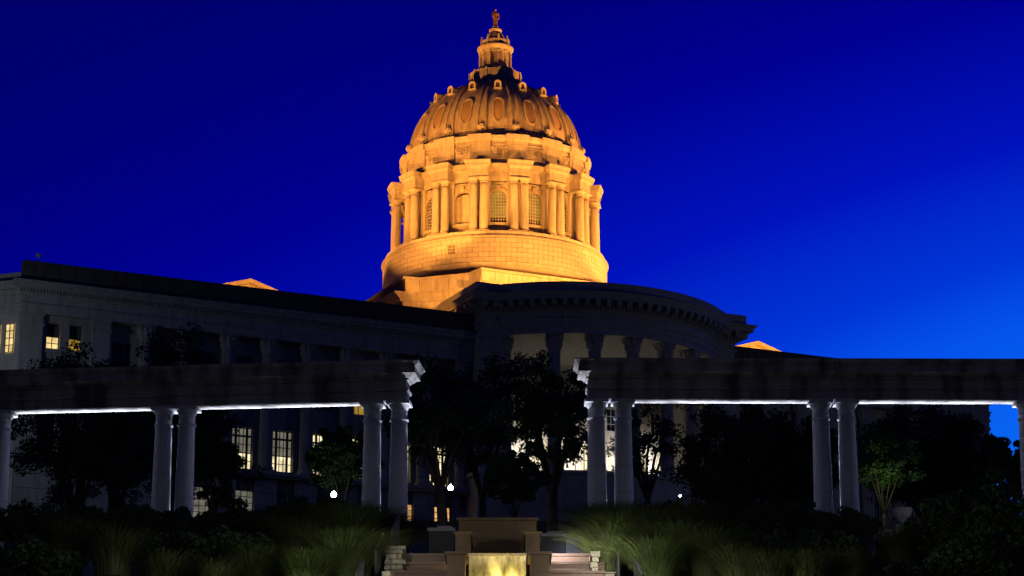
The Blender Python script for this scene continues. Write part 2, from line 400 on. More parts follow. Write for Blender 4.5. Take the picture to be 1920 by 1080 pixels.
# ---- central block and bowed portico
CN = 18.8                                       # centre of the bow, metres in front of the dome axis
def outline(o, n=36):
    r = 18.9 + o; f_ = 31.6 + o; hx = 16.2 + o
    ex = math.sqrt(r*r - (f_ - CN)**2); a0 = math.atan2(ex, f_ - CN)
    pts = [(-hx, -5), (-hx, -f_), (-ex - .001, -f_)]
    pts += [(r*sin(-a0 + 2*a0*i/n), -(CN + r*cos(-a0 + 2*a0*i/n))) for i in range(n+1)]
    pts += [(ex + .001, -f_), (hx, -f_), (hx, -5)]
    return pts
def ring_course(mb, z0, z1, o0, o1=None):
    o1 = o0 if o1 is None else o1
    return mb.loft([[(x, y, z0) for x, y in outline(o0)], [(x, y, z1) for x, y in outline(o1)]])
part(ring_course(ring_course(ring_course(MB(), -2.6, -1.9, -.15), -1.9, -1.25, 0), -1.25, -1.0, .15, .25), 'portico_architrave', LIMED)
part(ring_course(MB(), -1.0, -.2, -.02), 'portico_frieze', LIMED)
part(ring_course(ring_course(MB(), -.2, .0, .1, .25), .0, .42, .3), 'dentil_course', LIMED)
part(ring_course(MB(), .42, .95, .55), 'modillion_course', LIMED)
part(ring_course(ring_course(MB(), .95, 1.3, 1.65), 1.3, 1.7, 1.7, 2.05), 'portico_cornice', LIMED)
part(ring_course(MB(), 1.7, 3.0, 1.05), 'portico_parapet', LIMED)
part(ring_course(MB(), 3.0, 3.02, .95), 'portico_roof', M['roof'])
mod = MB().box(-.26, .26, -.95, .05, -.26, .24).box(-.2, .2, -.75, 0, -.4, -.26).mesh('modillion', LIMED)
def edge_points(o, step):
    P = [Vector(p) for p in outline(o, 72)]; res = []; carry = step/2
    for a, b2 in zip(P, P[1:]):
        L = (b2-a).length
        if L < 1e-4: continue
        t = carry
        while t < L:
            q = a + (b2-a)*(t/L); nn = Vector(((b2-a).y, -(b2-a).x)).normalized()
            res.append((q, math.atan2(nn.x, -nn.y) if True else 0, nn)); t += step
        carry = t - L
    return res
for q, _, nn in edge_points(.55, 1.18):
    nn = nn if nn.dot(Vector((q.x, q.y + 10))) > 0 else -nn
    place('modillion', mod, cap, (q.x, q.y, ZB + .7), math.atan2(nn.x, -nn.y))
d = MB()
for q, _, nn in edge_points(.3, .42):
    nn = nn if nn.dot(Vector((q.x, q.y + 10))) > 0 else -nn
    t_ = MB().box(-.12, .12, -.24, .02, .03, .42).move(q.x, q.y, 0, math.atan2(nn.x, -nn.y)); d.add(t_.v, t_.f)
d = part(d, 'dentil_band', LIMED); d['kind'] = 'stuff'
for s in (-1, 1):                                # piers beside the bow
    a, b2 = (13.3*s, 16.2*s) if s > 0 else (16.2*s, 13.3*s)
    part(MB().box(a, b2, -31.55, -18.8, -27, -2.6), 'portico_pier', LIMED)
    part(MB().box(a-.12, b2+.12, -31.75, -19, -4.4, -4.1).box(a-.2, b2+.2, -31.85, -19, -2.95, -2.61), 'pier_capital', LIMED)
part(MB().box(-16.2, 16.2, -18.79, 0, -27, 1.6), 'central_block', LIMED)
# back wall of the porch with arched doors and windows above
dops = [(x-1.5, x+1.5, -18.1, -10.6) for x in (-9.4, -3.2, 3.2, 9.4)] + [(x-.8, x+.8, -9.2, -6.4) for x in (-12.2, -6.3, 0, 6.3, 12.2)]
part(wall_open(-19.8, -18.8, -13.3, 13.3, -18.2, -2.6, dops), 'porch_wall', M['lime'])
for x in (-12.2, -6.3, 0, 6.3, 12.2): window(x, -19.3, -9.2, -6.4, 1.6, M['glass'], 2, 3, 'pale')
for x in (-9.4, -3.2, 3.2, 9.4):
    sp = MB()
    for i in range(10):                          # arch head filled round a semicircle
        a0, a1 = pi*i/10, pi*(i+1)/10
        P = [(x+1.3*cos(a0), -12.1+1.3*sin(a0)), (x+1.3*cos(a1), -12.1+1.3*sin(a1)), (x+1.95*cos(a1), -12.1+1.95*sin(a1)), (x+1.95*cos(a0), -12.1+1.95*sin(a0))]
        sp.loft([[(u, -20.05, w) for u, w in P], [(u, -19.0, w) for u, w in P]])
    for sg in (-1, 1): sp.box(x+sg*1.62-.33, x+sg*1.62+.33, -20.05, -19.0, -18.2, -12.1)
    ar = part(sp, 'door_arch', M['lime'])
    dr = MB().box(x-1.3, x+1.3, -19.1, -19.02, -18.2, -14.2)
    o = part(dr, 'door', M['pale'])
    f = MB()
    for i in range(7): xx = x - 1.3 + 2.6*i/6; f.box(xx-.05, xx+.05, -19.2, -19.1, -18.2, -12.1)
    for zz in (-18.1, -16.8, -15.5, -14.2, -12.9, -12.1): f.box(x-1.3, x+1.3, -19.19, -19.1, zz-.05, zz+.05)
    part(f, 'door_bars', M['frame'], o)
    part(MB().box(x-1.3, x+1.3, -19.08, -19.04, -14.2, -10.8), 'fanlight', M['winc'], o)
# porch floor with curved front, column order
part(ring_course(ring_course(MB(), -18.6, -18.2, .9), -27, -18.6, .6), 'porch_podium', LIMED)
pshaft, pcap, pbase = flute_mesh(.78, 12.9, LIMED, 'shaft', 22, .88), cap_mesh(.7, 1.8, LIMED, 'capital'), base_mesh(.78, LIMED, 'base')
for k in range(-3, 4):
    a = R(14.35 * k); x, y = 17.95*sin(a), -(CN + 17.95*cos(a))
    if abs(k) == 3: x, y = (13.0*(1 if k > 0 else -1), -30.9)
    o = place('column', pshaft, cap, (x, y, ZB - 17.3), a)
    place('capital', pcap, o, (0, 0, 12.9)); place('base', pbase, o, (0, 0, -.9))
# wall lantern in the porch
o = part(MB().box(-1.75, -1.55, -20.4, -19.8, -13.2, -13.0), 'wall_lantern', M['iron'])
part(MB().lathe([(.05, -14.0), (.22, -13.8), (.26, -13.4), (.12, -13.05)], 10, -1.65, -20.3), 'lantern_glass', M['amber'], o)

# security camera mast on the right block and on the left parapet
b2 = MB().tube([(15.3, -28.5, 3.0), (15.3, -28.5, 3.8), (15.7, -28.6, 4.3), (16.3, -28.8, 4.4), (16.6, -28.9, 4.2)], [.05]*5, 6).lathe([(.02, 3.85), (.16, 3.92), (.16, 4.1), (.05, 4.2)], 8, 16.6, -28.9)
part(b2, 'security_camera', M['pale'])
b2 = MB().tube([(-65.4, -29.6, 0), (-65.4, -29.6, .7)], [.05]*2, 6).lathe([(.05, .55), (.24, .65), (.26, .9), (.05, 1.0)], 8, -65.4, -29.6)
part(b2, 'roof_vent', M['limed'])

# ---- floodlit gables over the two chambers
for s in (-1, 1):
    x = s*34.6
    part(MB().prism([(x-13, -6), (x+13, -6), (x+13, 10), (x-13, 10)], -2.0, 3.6), 'chamber_block', M['lime'])
    P = [(x-13.4, 3.6), (x+13.4, 3.6), (x, 7.6)]
    part(MB().loft([[(u, -5.8, w) for u, w in P], [(u, 10, w) for u, w in P]]), 'gable', M['lime'])
    P = [(x-14, 3.75), (x, 8.0), (x+14, 3.75), (x+14, 3.3), (x, 7.5), (x-14, 3.3)]
    part(MB().loft([[(u, -6.6, w) for u, w in P], [(u, 10.4, w) for u, w in P]]), 'raking_cornice', M['lime'])

# ---- cross-shaped stepped base under the drum
def cross(o):
    a, b2, c = 10.6 + o*.6, 19.3 + o, 15.4 + o*.55
    q = [(-a, -b2), (a, -b2), (a + .45, -16.4), (c, -12.2), (17.5 + o, -11.9), (17.5 + o, 11.9), (c, 12.2), (a + .45, 16.4), (a, b2), (-a, b2), (-a - .45, 16.4), (-c, 12.2), (-17.5 - o, 11.9), (-17.5 - o, -11.9), (-c, -12.2), (-a - .45, -16.4)]
    return q
def cross_course(mb, z0, z1, o0, o1): return mb.loft([[(x, y, z0) for x, y in cross(o0)], [(x, y, z1) for x, y in cross(o1)]])
part(cross_course(MB(), -2, 5.9, .0, .0), 'dome_base', M['joint'])
part(cross_course(cross_course(cross_course(MB(), 5.9, 6.3, .35, .35), 6.3, 6.75, .45, .85), 6.75, 7.1, 1.0, 1.05), 'base_cornice', M['lime'])
part(cross_course(MB(), 7.1, 8.7, -.3, -.3), 'upper_base', M['joint'])
part(cross_course(MB(), 8.7, 9.0, -.05, -.05), 'base_coping', M['lime'])
def face_blocks(p, q, z0, courses, hgt, length, t):      # individual facing stones on one face of the base
    p, q = Vector(p), Vector(q); L = (q-p).length; d = (q-p)/L; nn = Vector((d.y, -d.x))
    for k in range(courses):
        x = -length*.5*(k % 2)
        while x < L - .02:
            a, b2 = max(0, x), min(L, x + length)
            if b2 - a > .1:
                tt = t + rnd.random()*.02
                P = [p + d*(a+.02), p + d*(b2-.02), p + d*(b2-.02) + nn*tt, p + d*(a+.02) + nn*tt]
                part(MB().prism([(v.x, v.y) for v in P], z0 + k*hgt + .02, z0 + (k+1)*hgt - .02), 'stone_block', M['lime'])
            x += length
for i0 in (0, 11, 12, 13, 14, 15, 1):
    pts = cross(0); a, b2 = pts[i0], pts[(i0+1) % 16]
    if i0 in (11, 12): continue
    face_blocks(a, b2, 1.4, 6, .75, 1.9, .05)
    pts = cross(-.3); a, b2 = pts[i0], pts[(i0+1) % 16]
    face_blocks(a, b2, 7.1, 1, 1.6, 1.75, .05)

# ---- ring wall of dressed stones
part(MB().lathe([(13.0, 8.8), (13.0, 11.3), (13.6, 11.6), (13.9, 12.0), (13.9, 15.3), (13.4, 15.4)], 96), 'ring_wall', M['joint'])
part(MB().lathe([(13.0, 11.1), (13.7, 11.3), (14.2, 11.65), (14.28, 11.95), (13.85, 12.0)], 96, caps=False), 'ring_moulding', M['lime'])
part(MB().lathe([(13.85, 15.02), (14.25, 15.06), (14.42, 15.2), (14.3, 15.4), (14.0, 15.45), (11, 15.46)], 96, caps=False), 'ring_coping', M['lime'])
part(MB().lathe([(13.98, 15.45), (13.98, 15.98), (13.85, 16.02), (11, 16.03)], 96, caps=False), 'stylobate_step', M['lime'])
nb = 66; da = 2*pi/nb
blk = [MB().arc(13.85, 14.22, -da/2 + .0016, da/2 - .0016, .02, .58, 2).mesh('stone_block', M['lime']) for _ in range(1)]
front = R(-25)                                   # the side the photograph sees
wa = front - R(21.5); wh = .46/14
for k in range(5):
    for i in range(nb):
        a = da*(i + .5*(k % 2)); dlt = (a - front + pi) % (2*pi) - pi; dw = dlt + R(21.5)
        if abs(dlt) > R(112): continue
        if k in (2, 3) and abs(dw) < da/2 + wh:
            for lo, hi in ((dw - da/2, min(dw + da/2, -wh)), (max(dw - da/2, wh), dw + da/2)):
                if hi - lo > .006: part(MB().arc(13.85, 14.22, wa + lo + .0016, wa + hi - .0016, 12.02 + k*.604, 12.58 + k*.604, 2), 'stone_block', M['lime'])
            continue
        s_ = 1 + rnd.uniform(-.0012, .0012)
        place('stone_block', blk[0], cap, (0, 0, ZB + 12.0 + k*.604), a, (s_, s_, 1))
part(MB().arc(13.85, 14.2, front + R(115), front + R(245), 12.0, 15.02, 40), 'ring_backing', M['lime'])
window(14.0*sin(wa), -14.0*cos(wa), 13.21, 14.41, .9, M['glass'], 2, 3, 'pale', rz=wa)

# ---- drum: wall, paired columns, windows
RW = 11.35
NB16 = [2*pi*i/16 for i in range(16)]
part(MB().lathe([(RW-1.3, 16.5), (RW-1.3, 24.9)], 64), 'drum_core', M['joint'])
wm = {}
for i, a in enumerate(NB16):
    blind_bay = i % 4 == 2
    hw = 1.0/RW
    w = MB()
    w.arc(RW-.5, RW, a - pi/16, a - hw, 16.0, 23.0, 3); w.arc(RW-.5, RW, a + hw, a + pi/16, 16.0, 23.0, 3)
    w.arc(RW-.5, RW, a - hw, a + hw, 16.0, 17.75, 3); w.arc(RW-.5, RW, a - hw, a + hw, 21.95, 23.0, 3)
    for k in range(8):                           # arched head: segments fill the corners above the arch
        t0, t1 = pi*k/8, pi*(k+1)/8
        x0_, x1_ = -cos(t0)*hw, -cos(t1)*hw; zt = 20.95 + max(sin(t0), sin(t1))*1.0
        w.arc(RW-.5, RW-.003, a + x0_, a + x1_, min(zt, 21.94), 21.951, 1)
    bay = part(w, 'drum_wall', M['lime'])
    # moulded surround: jambs, sill, archivolt and keystone
    su = MB()
    for k in range(14):
        t0, t1 = pi*k/14, pi*(k+1)/14
        lp = []
        for rr, dep in ((1.0, RW), (1.32, RW), (1.32, RW+.16), (1.0, RW+.16)):
            lp.append([(dep*sin(a - cos(t)*rr/RW), -dep*cos(a - cos(t)*rr/RW), 20.95 + sin(t)*rr) for t in (t0, t1)])
        su.loft([[q[0] for q in lp], [q[1] for q in lp]])
    su.arc(RW, RW+.16, a - 1.32/RW, a - hw, 17.75, 20.95).arc(RW, RW+.16, a + hw, a + 1.32/RW, 17.75, 20.95)
    su.arc(RW, RW+.34, a - 1.5/RW, a + 1.5/RW, 17.4, 17.75, 2).arc(RW, RW+.3, a - .2/RW, a + .2/RW, 21.85, 22.55)
    part(su, 'window_surround', M['lime'], bay)
    part(MB().arc(RW, RW+.1, a - 1.7/RW, a + 1.7/RW, 22.62, 22.7, 2), 'string_course', M['lime'], bay)
    c, s_ = cos(a), sin(a)
    if blind_bay:
        nic = MB(); n = 12                       # rounded niche
        for k in range(n):
            t0, t1 = pi*k/n, pi*(k+1)/n
            L = []
            for t in (t0, t1):
                ax = a - cos(t)*hw; rr = RW - .05 - .75*sin(t)
                L.append([(rr*sin(ax), -rr*cos(ax), 17.75), (rr*sin(ax), -rr*cos(ax), 20.95 + sin(t)*.9), (RW*.9*sin(ax), -RW*.9*cos(ax), 21.95), (RW*.9*sin(ax), -RW*.9*cos(ax), 17.75)])
            nic.loft(L)
        part(nic, 'niche', M['lime'], bay)
    else:
        f = MB()
        for k in range(7): x = -1 + 2*k/6; top = 20.95 + math.sqrt(max(0, 1 - x*x)); f.box(x-.035, x+.035, -RW+.16, -RW+.22, 17.75, top)
        for zz in [17.8 + .42*j for j in range(10)]:
            hwz = 1 if zz < 20.95 else math.sqrt(max(.01, 1 - (zz-20.95)**2)); f.box(-hwz, hwz, -RW+.165, -RW+.215, zz-.03, zz+.03)
        f.move(rz=a); o = part(f, 'window', M['pale'])
        p = MB(); pts = [(-1, 17.75), (1, 17.75)] + [(cos(pi*k/14), 20.95 + sin(pi*k/14)) for k in range(15)]
        p.loft([[(x, -RW+.26, z) for x, z in pts], [(x, -RW+.30, z) for x, z in pts]]).move(rz=a)
        part(p, 'pane', M['wing'] if i in (0, 15) else M['glass'], o)
        if i in (0, 15): part(MB().box(-.97, .97, -RW+.225, -RW+.25, 17.77, 18.45).move(rz=a), 'lower_pane', M['glass'], o)
dsh = MB().loft([[((.52*(1 - .16*(k/10)**1.7))*cos(2*pi*i/24), (.52*(1 - .16*(k/10)**1.7))*sin(2*pi*i/24), 6.07*k/10) for i in range(24)] for k in range(11)]).mesh('shaft', M['lime'], True)
dbs = MB().lathe([(.70, 0), (.72, .12), (.66, .2), (.58, .26), (.64, .32), (.53, .4)], 24).box(-.72, .72, -.72, .72, -.18, 0).mesh('base', M['lime'])
dcp = MB().lathe([(.44, 0), (.52, .06), (.46, .12), (.47, .3), (.62, .44), (.66, .5)], 24).box(-.68, .68, -.68, .68, .5, .64).mesh('capital', M['lime'])
pil = MB().box(-.46, .46, -.35, .2, -1, 5.95).box(-.56, .56, -.45, .2, 5.5, 5.95).box(-.55, .55, -.45, .2, -.95, -.5).mesh('pilaster', M['lime'])
ped = None
for i in range(16):
    ac = NB16[i] + pi/16
    for sg in (-1, 1):
        a = ac + sg*.66/13.0
        o = place('column', dsh, cap, (12.85*sin(a), -12.85*cos(a), ZB + 16.43), a)
        place('base', dbs, o, (0, 0, -.22)); place('capital', dcp, o, (0, 0, 6.02))
        a2 = ac + sg*.72/RW
        place('pilaster', pil, cap, (RW*sin(a2), -RW*cos(a2), ZB + 17.05), a2)
    hb = 1.45/13
    part(MB().arc(RW, 13.72, ac - hb, ac + hb, 16.0, 16.22, 3), 'column_plinth', M['lime'])
    e_ = MB()                                    # entablature breaking forward over each pair
    for z0, z1, r0, w0, r1 in ((23.03, 23.4, 13.28, 1.2, None), (23.4, 23.7, 13.34, 1.26, None), (23.7, 24.3, 13.3, 1.22, None), (24.3, 24.55, 13.4, 1.32, 13.55), (24.55, 24.85, 13.66, 1.5, None), (24.85, 25.2, 13.7, 1.54, 13.85)):
        e_.arc(RW - .3, r0, ac - w0/13, ac + w0/13, z0, z1, 3, r1)
    part(e_, 'entablature_block', M['lime'])
part(MB().lathe([(RW+.4, 23.0), (RW+.4, 23.7), (RW+.36, 23.72), (RW+.36, 24.3), (RW+.6, 24.5), (RW+1.0, 24.6), (RW+1.05, 24.95), (RW+1.2, 25.0), (RW+1.2, 25.12), (8, 25.13)], 96, caps=False), 'drum_entablature', M['lime'])

# ---- attic with festoon panels
RA = 11.75
part(MB().lathe([(RA-.1, 25.1), (RA-.1, 28.5)], 64), 'attic_wall', M['lime'])
part(MB().lathe([(RA+.12, 25.1), (RA+.14, 25.75), (RA-.1, 25.8)], 64, caps=False), 'attic_base', M['lime'])
part(MB().lathe([(RA, 28.3), (RA+.3, 28.55), (RA+.42, 28.9), (RA+.3, 29.0), (RA-.5, 29.02)], 64, caps=False), 'attic_cornice', M['lime'])
fest = MB()
for sag, yo, rr in ((.95, .0, .10), (.68, -.01, .09), (.42, -.01, .08), (.16, 0, .07)):
    pts = [(-1.12 + 2.24*k/18, .45 - sag*(1 - (2*k/18 - 1)**2)) for k in range(19)]
    fest.tube([(x + .03*sin(k*2.1), yo - .03*(k % 2), z + .03*cos(k*1.7)) for k, (x, z) in enumerate(pts)], [rr*(1 + .35*(k % 2)) for k in range(19)], 6)
for sg in (-1, 1): fest.tube([(sg*1.18, -.03, .5), (sg*1.22, -.05, .1), (sg*1.16, -.04, -.3), (sg*1.22, -.03, -.7)], [.08, .12, .1, .04], 6)
festm = fest.mesh('festoon', M['lime'])
apil = MB().arc(RA-.1, RA+.16, -1.3/RA, 1.3/RA, 25.1, 28.35, 3).arc(RA+.15, RA+.2, -.75/RA, .75/RA, 26.2, 27.8, 2).arc(RA-.1, RA+.5, -1.42/RA, 1.42/RA, 28.35, 29.05, 3, RA+.6).move(z=ZB).mesh('attic_pilaster', M['lime'])
afr = MB()
for q in ((-1.55, -1.42, 25.95, 27.95), (1.42, 1.55, 25.95, 27.95), (-1.42, 1.42, 27.82, 27.95), (-1.42, 1.42, 25.95, 26.08)): afr.arc(RA-.1, RA+.02, q[0]/RA, q[1]/RA, q[2], q[3], 2)
afr = afr.move(z=ZB).mesh('panel_frame', M['lime'])
for i in range(16):
    a = NB16[i]
    o = place('attic_panel', afr, cap, (0, 0, 0), a)
    place('festoon', festm, o, (0, -RA+.08, ZB + 27.2))
    place('attic_pilaster', apil, cap, (0, 0, 0), a + pi/16)

# ---- dome shell, ribs, oval panels, dormers
DA, DBH, DZ = 10.95, 9.95, 29.75
part(MB().lathe([(RA-.6, 29.0), (RA-.45, 29.1), (RA-.3, 29.45), (RA-.55, 29.6), (RA-.7, 29.9), (9, 29.95)], 96, caps=False), 'dome_foot', M['dome'])
prof = [(DA*cos(R(p)), DZ + DBH*sin(R(p))) for p in range(0, 73, 3)]
part(MB().lathe(prof, 128), 'dome_shell', M['dome'], smooth=True)
def rib(hw0, hw1, off, d=0.0):
    L = []
    for p in range(0, 66, 3):
        r_, z_ = DA*cos(R(p)), DZ + DBH*sin(R(p)); nr, nz = cos(R(p)), sin(R(p))*1.1
        w_ = hw0 + (hw1 - hw0)*p/66; ro, zo = r_ + nr*off, z_ + nz*off; ri, zi = r_ - nr*.1, z_ - nz*.1
        L.append([((-w_ + d*(1-p/90)), -ri, zi), ((w_ + d*(1-p/90)), -ri, zi), ((w_ + d*(1-p/90)), -ro, zo), ((-w_ + d*(1-p/90)), -ro, zo)])
    return MB().loft(L)
rb = rib(.74, .3, .10); 
for dd_ in (-.55, .55): q = rib(.13, .08, .22, dd_); rb.add(q.v, q.f)
rbm = rb.move(z=ZB).mesh('rib', M['dome'])
def on_dome(p, off=0): return DA*cos(R(p)) + cos(R(p))*off, DZ + DBH*sin(R(p)) + sin(R(p))*off
def dome_patch(pts, off0, off1):                  # prism following the shell: pts = (x metres, p degrees)
    return MB().loft([[(x, -on_dome(p, o)[0], on_dome(p, o)[1]) for x, p in pts] for o in (off0, off1)])
ov = [(.57*cos(t), 18.5 + 5.4*sin(t) + (5 if sin(t) > 0 else -5)) for t in [2*pi*(k + .5)/20 for k in range(20)]]
def ovw(p):
    q = abs(p - 18.5); return .56 if q < 5 else .56*math.sqrt(max(0.02, 1 - ((q - 5)/5.2)**2))
ovm = MB().loft([[(x*ovw(p), -on_dome(p, o)[0], on_dome(p, o)[1]) for x, o in ((-1, -.1), (1, -.1), (1, .09), (-1, .09))] for p in [8.4 + 20.2*k/16 for k in range(17)]]).move(z=ZB).mesh('oval_panel', M['tan'])
fr = MB(); n = len(ov)
for k in range(n):
    (x0_, p0_), (x1_, p1_) = ov[k], ov[(k+1) % n]; g_ = lambda x, p: (x*1.34, 18.5 + (p-18.5)*1.12)
    a_, b_ = g_(x0_, p0_), g_(x1_, p1_); q = dome_patch([(x0_, p0_), (x1_, p1_), b_, a_], -.05, .2); fr.add(q.v, q.f)
frm = fr.move(z=ZB).mesh('oval_frame', M['dome'])
# dormer: arched hood with a dark opening
dm = MB()
for k in range(10):
    t0, t1 = pi*k/10, pi*(k+1)/10
    lp = [[(-cos(t)*rr, 0, sin(t)*rr) for t in (t0, t1)] for rr in (.33, .62)]
    P = [lp[0][0], lp[0][1], lp[1][1], lp[1][0]]; dm.loft([[(x, -.75, z) for x, _, z in P], [(x, 1.0, z) for x, _, z in P]])
for sg in (-1, 1): dm.box(sg*.475-.145, sg*.475+.145, -.75, 1.0, -.75, 0)
dm.box(-.7, .7, -.85, .2, -.95, -.75)
dmm = dm.mesh('dormer', M['lime']); dop = MB().box(-.33, .33, -.35, -.3, -.75, .3).mesh('dormer_opening', M['darkst'])
lion = bmesh.new(); bmesh.ops.create_icosphere(lion, subdivisions=3, radius=.5)
for v in lion.verts: v.co *= 1 + .28*noise.noise(v.co*4.5); v.co.x *= 1.05
lme = bpy.data.meshes.new('lion_mask'); lion.to_mesh(lme); lion.free(); lme.materials.append(M['lime'])
for i in range(16):
    a = NB16[i]
    place('rib', rbm, cap, (0, 0, 0), a + pi/16)
    o = place('oval_panel', ovm, cap, (0, 0, 0), a); place('oval_frame', frm, o)
    r_, z_ = on_dome(44)
    o = place('dormer', dmm, cap, (r_*sin(a), -r_*cos(a), ZB + z_ + .45), a, .74); place('dormer_opening', dop, o)
    r_, z_ = on_dome(3); a += pi/16
    place('lion_mask', lme, cap, ((r_+.25)*sin(a), -(r_+.25)*cos(a), ZB + z_ + .1), a)
# ---- lantern
part(MB().lathe([(3.35, 38.9), (3.3, 39.9), (3.05, 40.0), (2.6, 40.6), (2.45, 41.6), (2.5, 41.75), (2.4, 41.8)], 48), 'lantern_base', M['dome'])
for i in range(12):
    a = 2*pi*i/12
    part(MB().arc(3.05, 3.35, a - .21, a + .21, 39.9, 41.0, 3).arc(3.0, 3.45, a - .23, a + .23, 41.0, 41.2, 3), 'balustrade_panel', M['lime'])
    part(MB().arc(2.95, 3.5, a + .22, a + .30, 39.8, 41.35, 1), 'balustrade_pier', M['lime'])
lsh = MB().lathe([(.21, 0), (.21, .05), (.17, .1), (.15, 2.05), (.2, 2.12), (.22, 2.2)], 12).mesh('column', M['lime'])
part(MB().lathe([(1.55, 41.7), (1.55, 44.2)], 24), 'lantern_core', M['dome'])
for i in range(12): a = 2*pi*(i+.5)/12; place('lantern_column', lsh, cap, (2.0*sin(a), -2.0*cos(a), ZB + 41.95))
part(MB().lathe([(2.2, 41.75), (2.22, 41.95), (1.5, 41.96)], 48, caps=False), 'lantern_step', M['lime'])
part(MB().lathe([(2.0, 44.12), (2.05, 44.45), (2.2, 44.5), (2.36, 44.75), (2.38, 44.95), (2.2, 45.1), (1.2, 45.15)], 48), 'lantern_cornice', M['lime'])
for i in range(8):
    a = 2*pi*i/8 + .2
    part(MB().arc(1.65, 1.85, a - .3, a + .3, 45.1, 45.85, 3), 'crown_panel', M['lime'])
    b2 = MB().arc(1.6, 1.95, a + .31, a + .46, 45.1, 46.0, 1); q = MB().lathe([(.15, 0), (.17, .15), (.1, .3), (.13, .42), (.03, .55)], 8, 1.78*sin(a+.385), -1.78*cos(a+.385)).move(z=46.0); b2.add(q.v, q.f)
    part(b2, 'crown_finial', M['lime'])
part(MB().lathe([(1.45, 45.1), (1.42, 45.8), (1.3, 46.3), (1.05, 46.85), (.75, 47.25), (.7, 47.3)], 32), 'cupola', M['dome'], smooth=True)
part(MB().lathe([(.7, 47.25), (.82, 47.4), (.85, 47.6), (.7, 47.75), (.45, 47.9), (.42, 48.1)], 32), 'pedestal', M['lime'])

# ---- bronze statue: robed standing figure, one continuous surface
st = MB()
def ell(mb, z, rx, ry, cx=0, cy=0, n=16, wob=0): return [(cx + rx*(1 + wob*sin(5*2*pi*i/n))*cos(2*pi*i/n), cy + ry*(1 + wob*cos(4*2*pi*i/n))*sin(2*pi*i/n), z) for i in range(n)]
st.loft([ell(st, 0, .33, .30, 0, 0, 24, .12), ell(st, .35, .28, .26, .02, 0, 24, .12), ell(st, .85, .30, .25, .02, 0, 24, .08), ell(st, 1.15, .34, .25, 0, 0, 24, .05), ell(st, 1.4, .26, .2, -.02, 0, 24, .02),
         ell(st, 1.75, .33, .22, 0, 0, 24), ell(st, 1.95, .36, .2, 0, 0, 24), ell(st, 2.03, .22, .15, 0, 0, 24), ell(st, 2.1, .085, .09, 0, 0, 24), ell(st, 2.2, .085, .09, 0, 0, 24),
         ell(st, 2.26, .12, .13, 0, -.02, 24), ell(st, 2.4, .145, .17, 0, -.01, 24), ell(st, 2.52, .13, .16, 0, .01, 24), ell(st, 2.6, .06, .08, 0, .01, 24)])
st.tube([(-.32, 0, 1.95), (-.46, -.02, 1.6), (-.42, -.22, 1.35), (-.2, -.3, 1.42)], [.13, .11, .09, .08], 8)
st.tube([(.32, 0, 1.95), (.47, 0, 1.6), (.44, -.06, 1.2), (.42, -.08, 1.05)], [.13, .11, .09, .07], 8)
st.tube([(-.28, -.28, 1.15), (-.3, -.3, 1.6), (-.34, -.24, 2.05)], [.1, .15, .08], 8)
sm = st.mesh('bronze_statue', M['bronze'])
so = place('bronze_statue', sm, None, cap_world(0, 0, 48.1), ROT - R(10), 1.0)
rmod = so.modifiers.new('fuse', 'REMESH'); rmod.mode = 'VOXEL'; rmod.voxel_size = .035
tag(so, 'bronze robed figure standing on top of the dome lantern', 'statue')

# floodlights on the roofs round the drum (sodium)
SOD = (1.0, .352, .05)
for e_, n_, z_, aim, pw, cone in ((12, 34, 3.6, (3, 6, 16), 52000, 90), (-9, 34, 3.6, (-2, 6, 17), 22000, 90), (0, 37, 3.6, (0, 6, 20), 24000, 80), (-56, 25, .8, (0, 0, 31), 150000, 28), (-34, 28, .6, (-1, 1, 33), 75000, 30), (56, 26, .8, (0, 0, 30), 380000, 32),
                                  (-32, 27, .6, (-17, 23, 1.5), 6000, 44), (-26, 29, .6, (-8, 10, 13.5), 20000, 34), (-50, -24, .6, (0, 0, 31), 130000, 27), (50, -24, .6, (0, 0, 31), 160000, 27)):
    lamp('SPOT', cap_world(e_, n_, z_), cap_world(*aim), pw*1.12, SOD, .35, cone, .3, name='roof_floodlight')
for s in (-1, 1): lamp('SPOT', cap_world(s*34.6, 22, .5), cap_world(s*34.6, 6, 6), 22000 if s < 0 else 38000, SOD, .3, 90, .6, name='roof_floodlight')
for x in (-6.3, 0, 6.3): lamp('SPOT', cap_world(x, 25.5, -15.5), cap_world(x, 18.8, -14.5), 4200, (1, .96, .88), .4, 110, .9, name='porch_light')
lamp('SPOT', cap_world(10.5, 24, -15.5), cap_world(10, 18.8, -14.0), 3800, (1, .96, .88), .4, 100, .9, name='porch_light')
lamp('SPOT', cap_world(-10.5, 24, -15.5), cap_world(-10, 18.8, -14.5), 2600, (1, .96, .88), .4, 100, .9, name='porch_light')
lamp('POINT', cap_world(0, 26, -10), None, 60, (1, .96, .82), .6, name='porch_light')

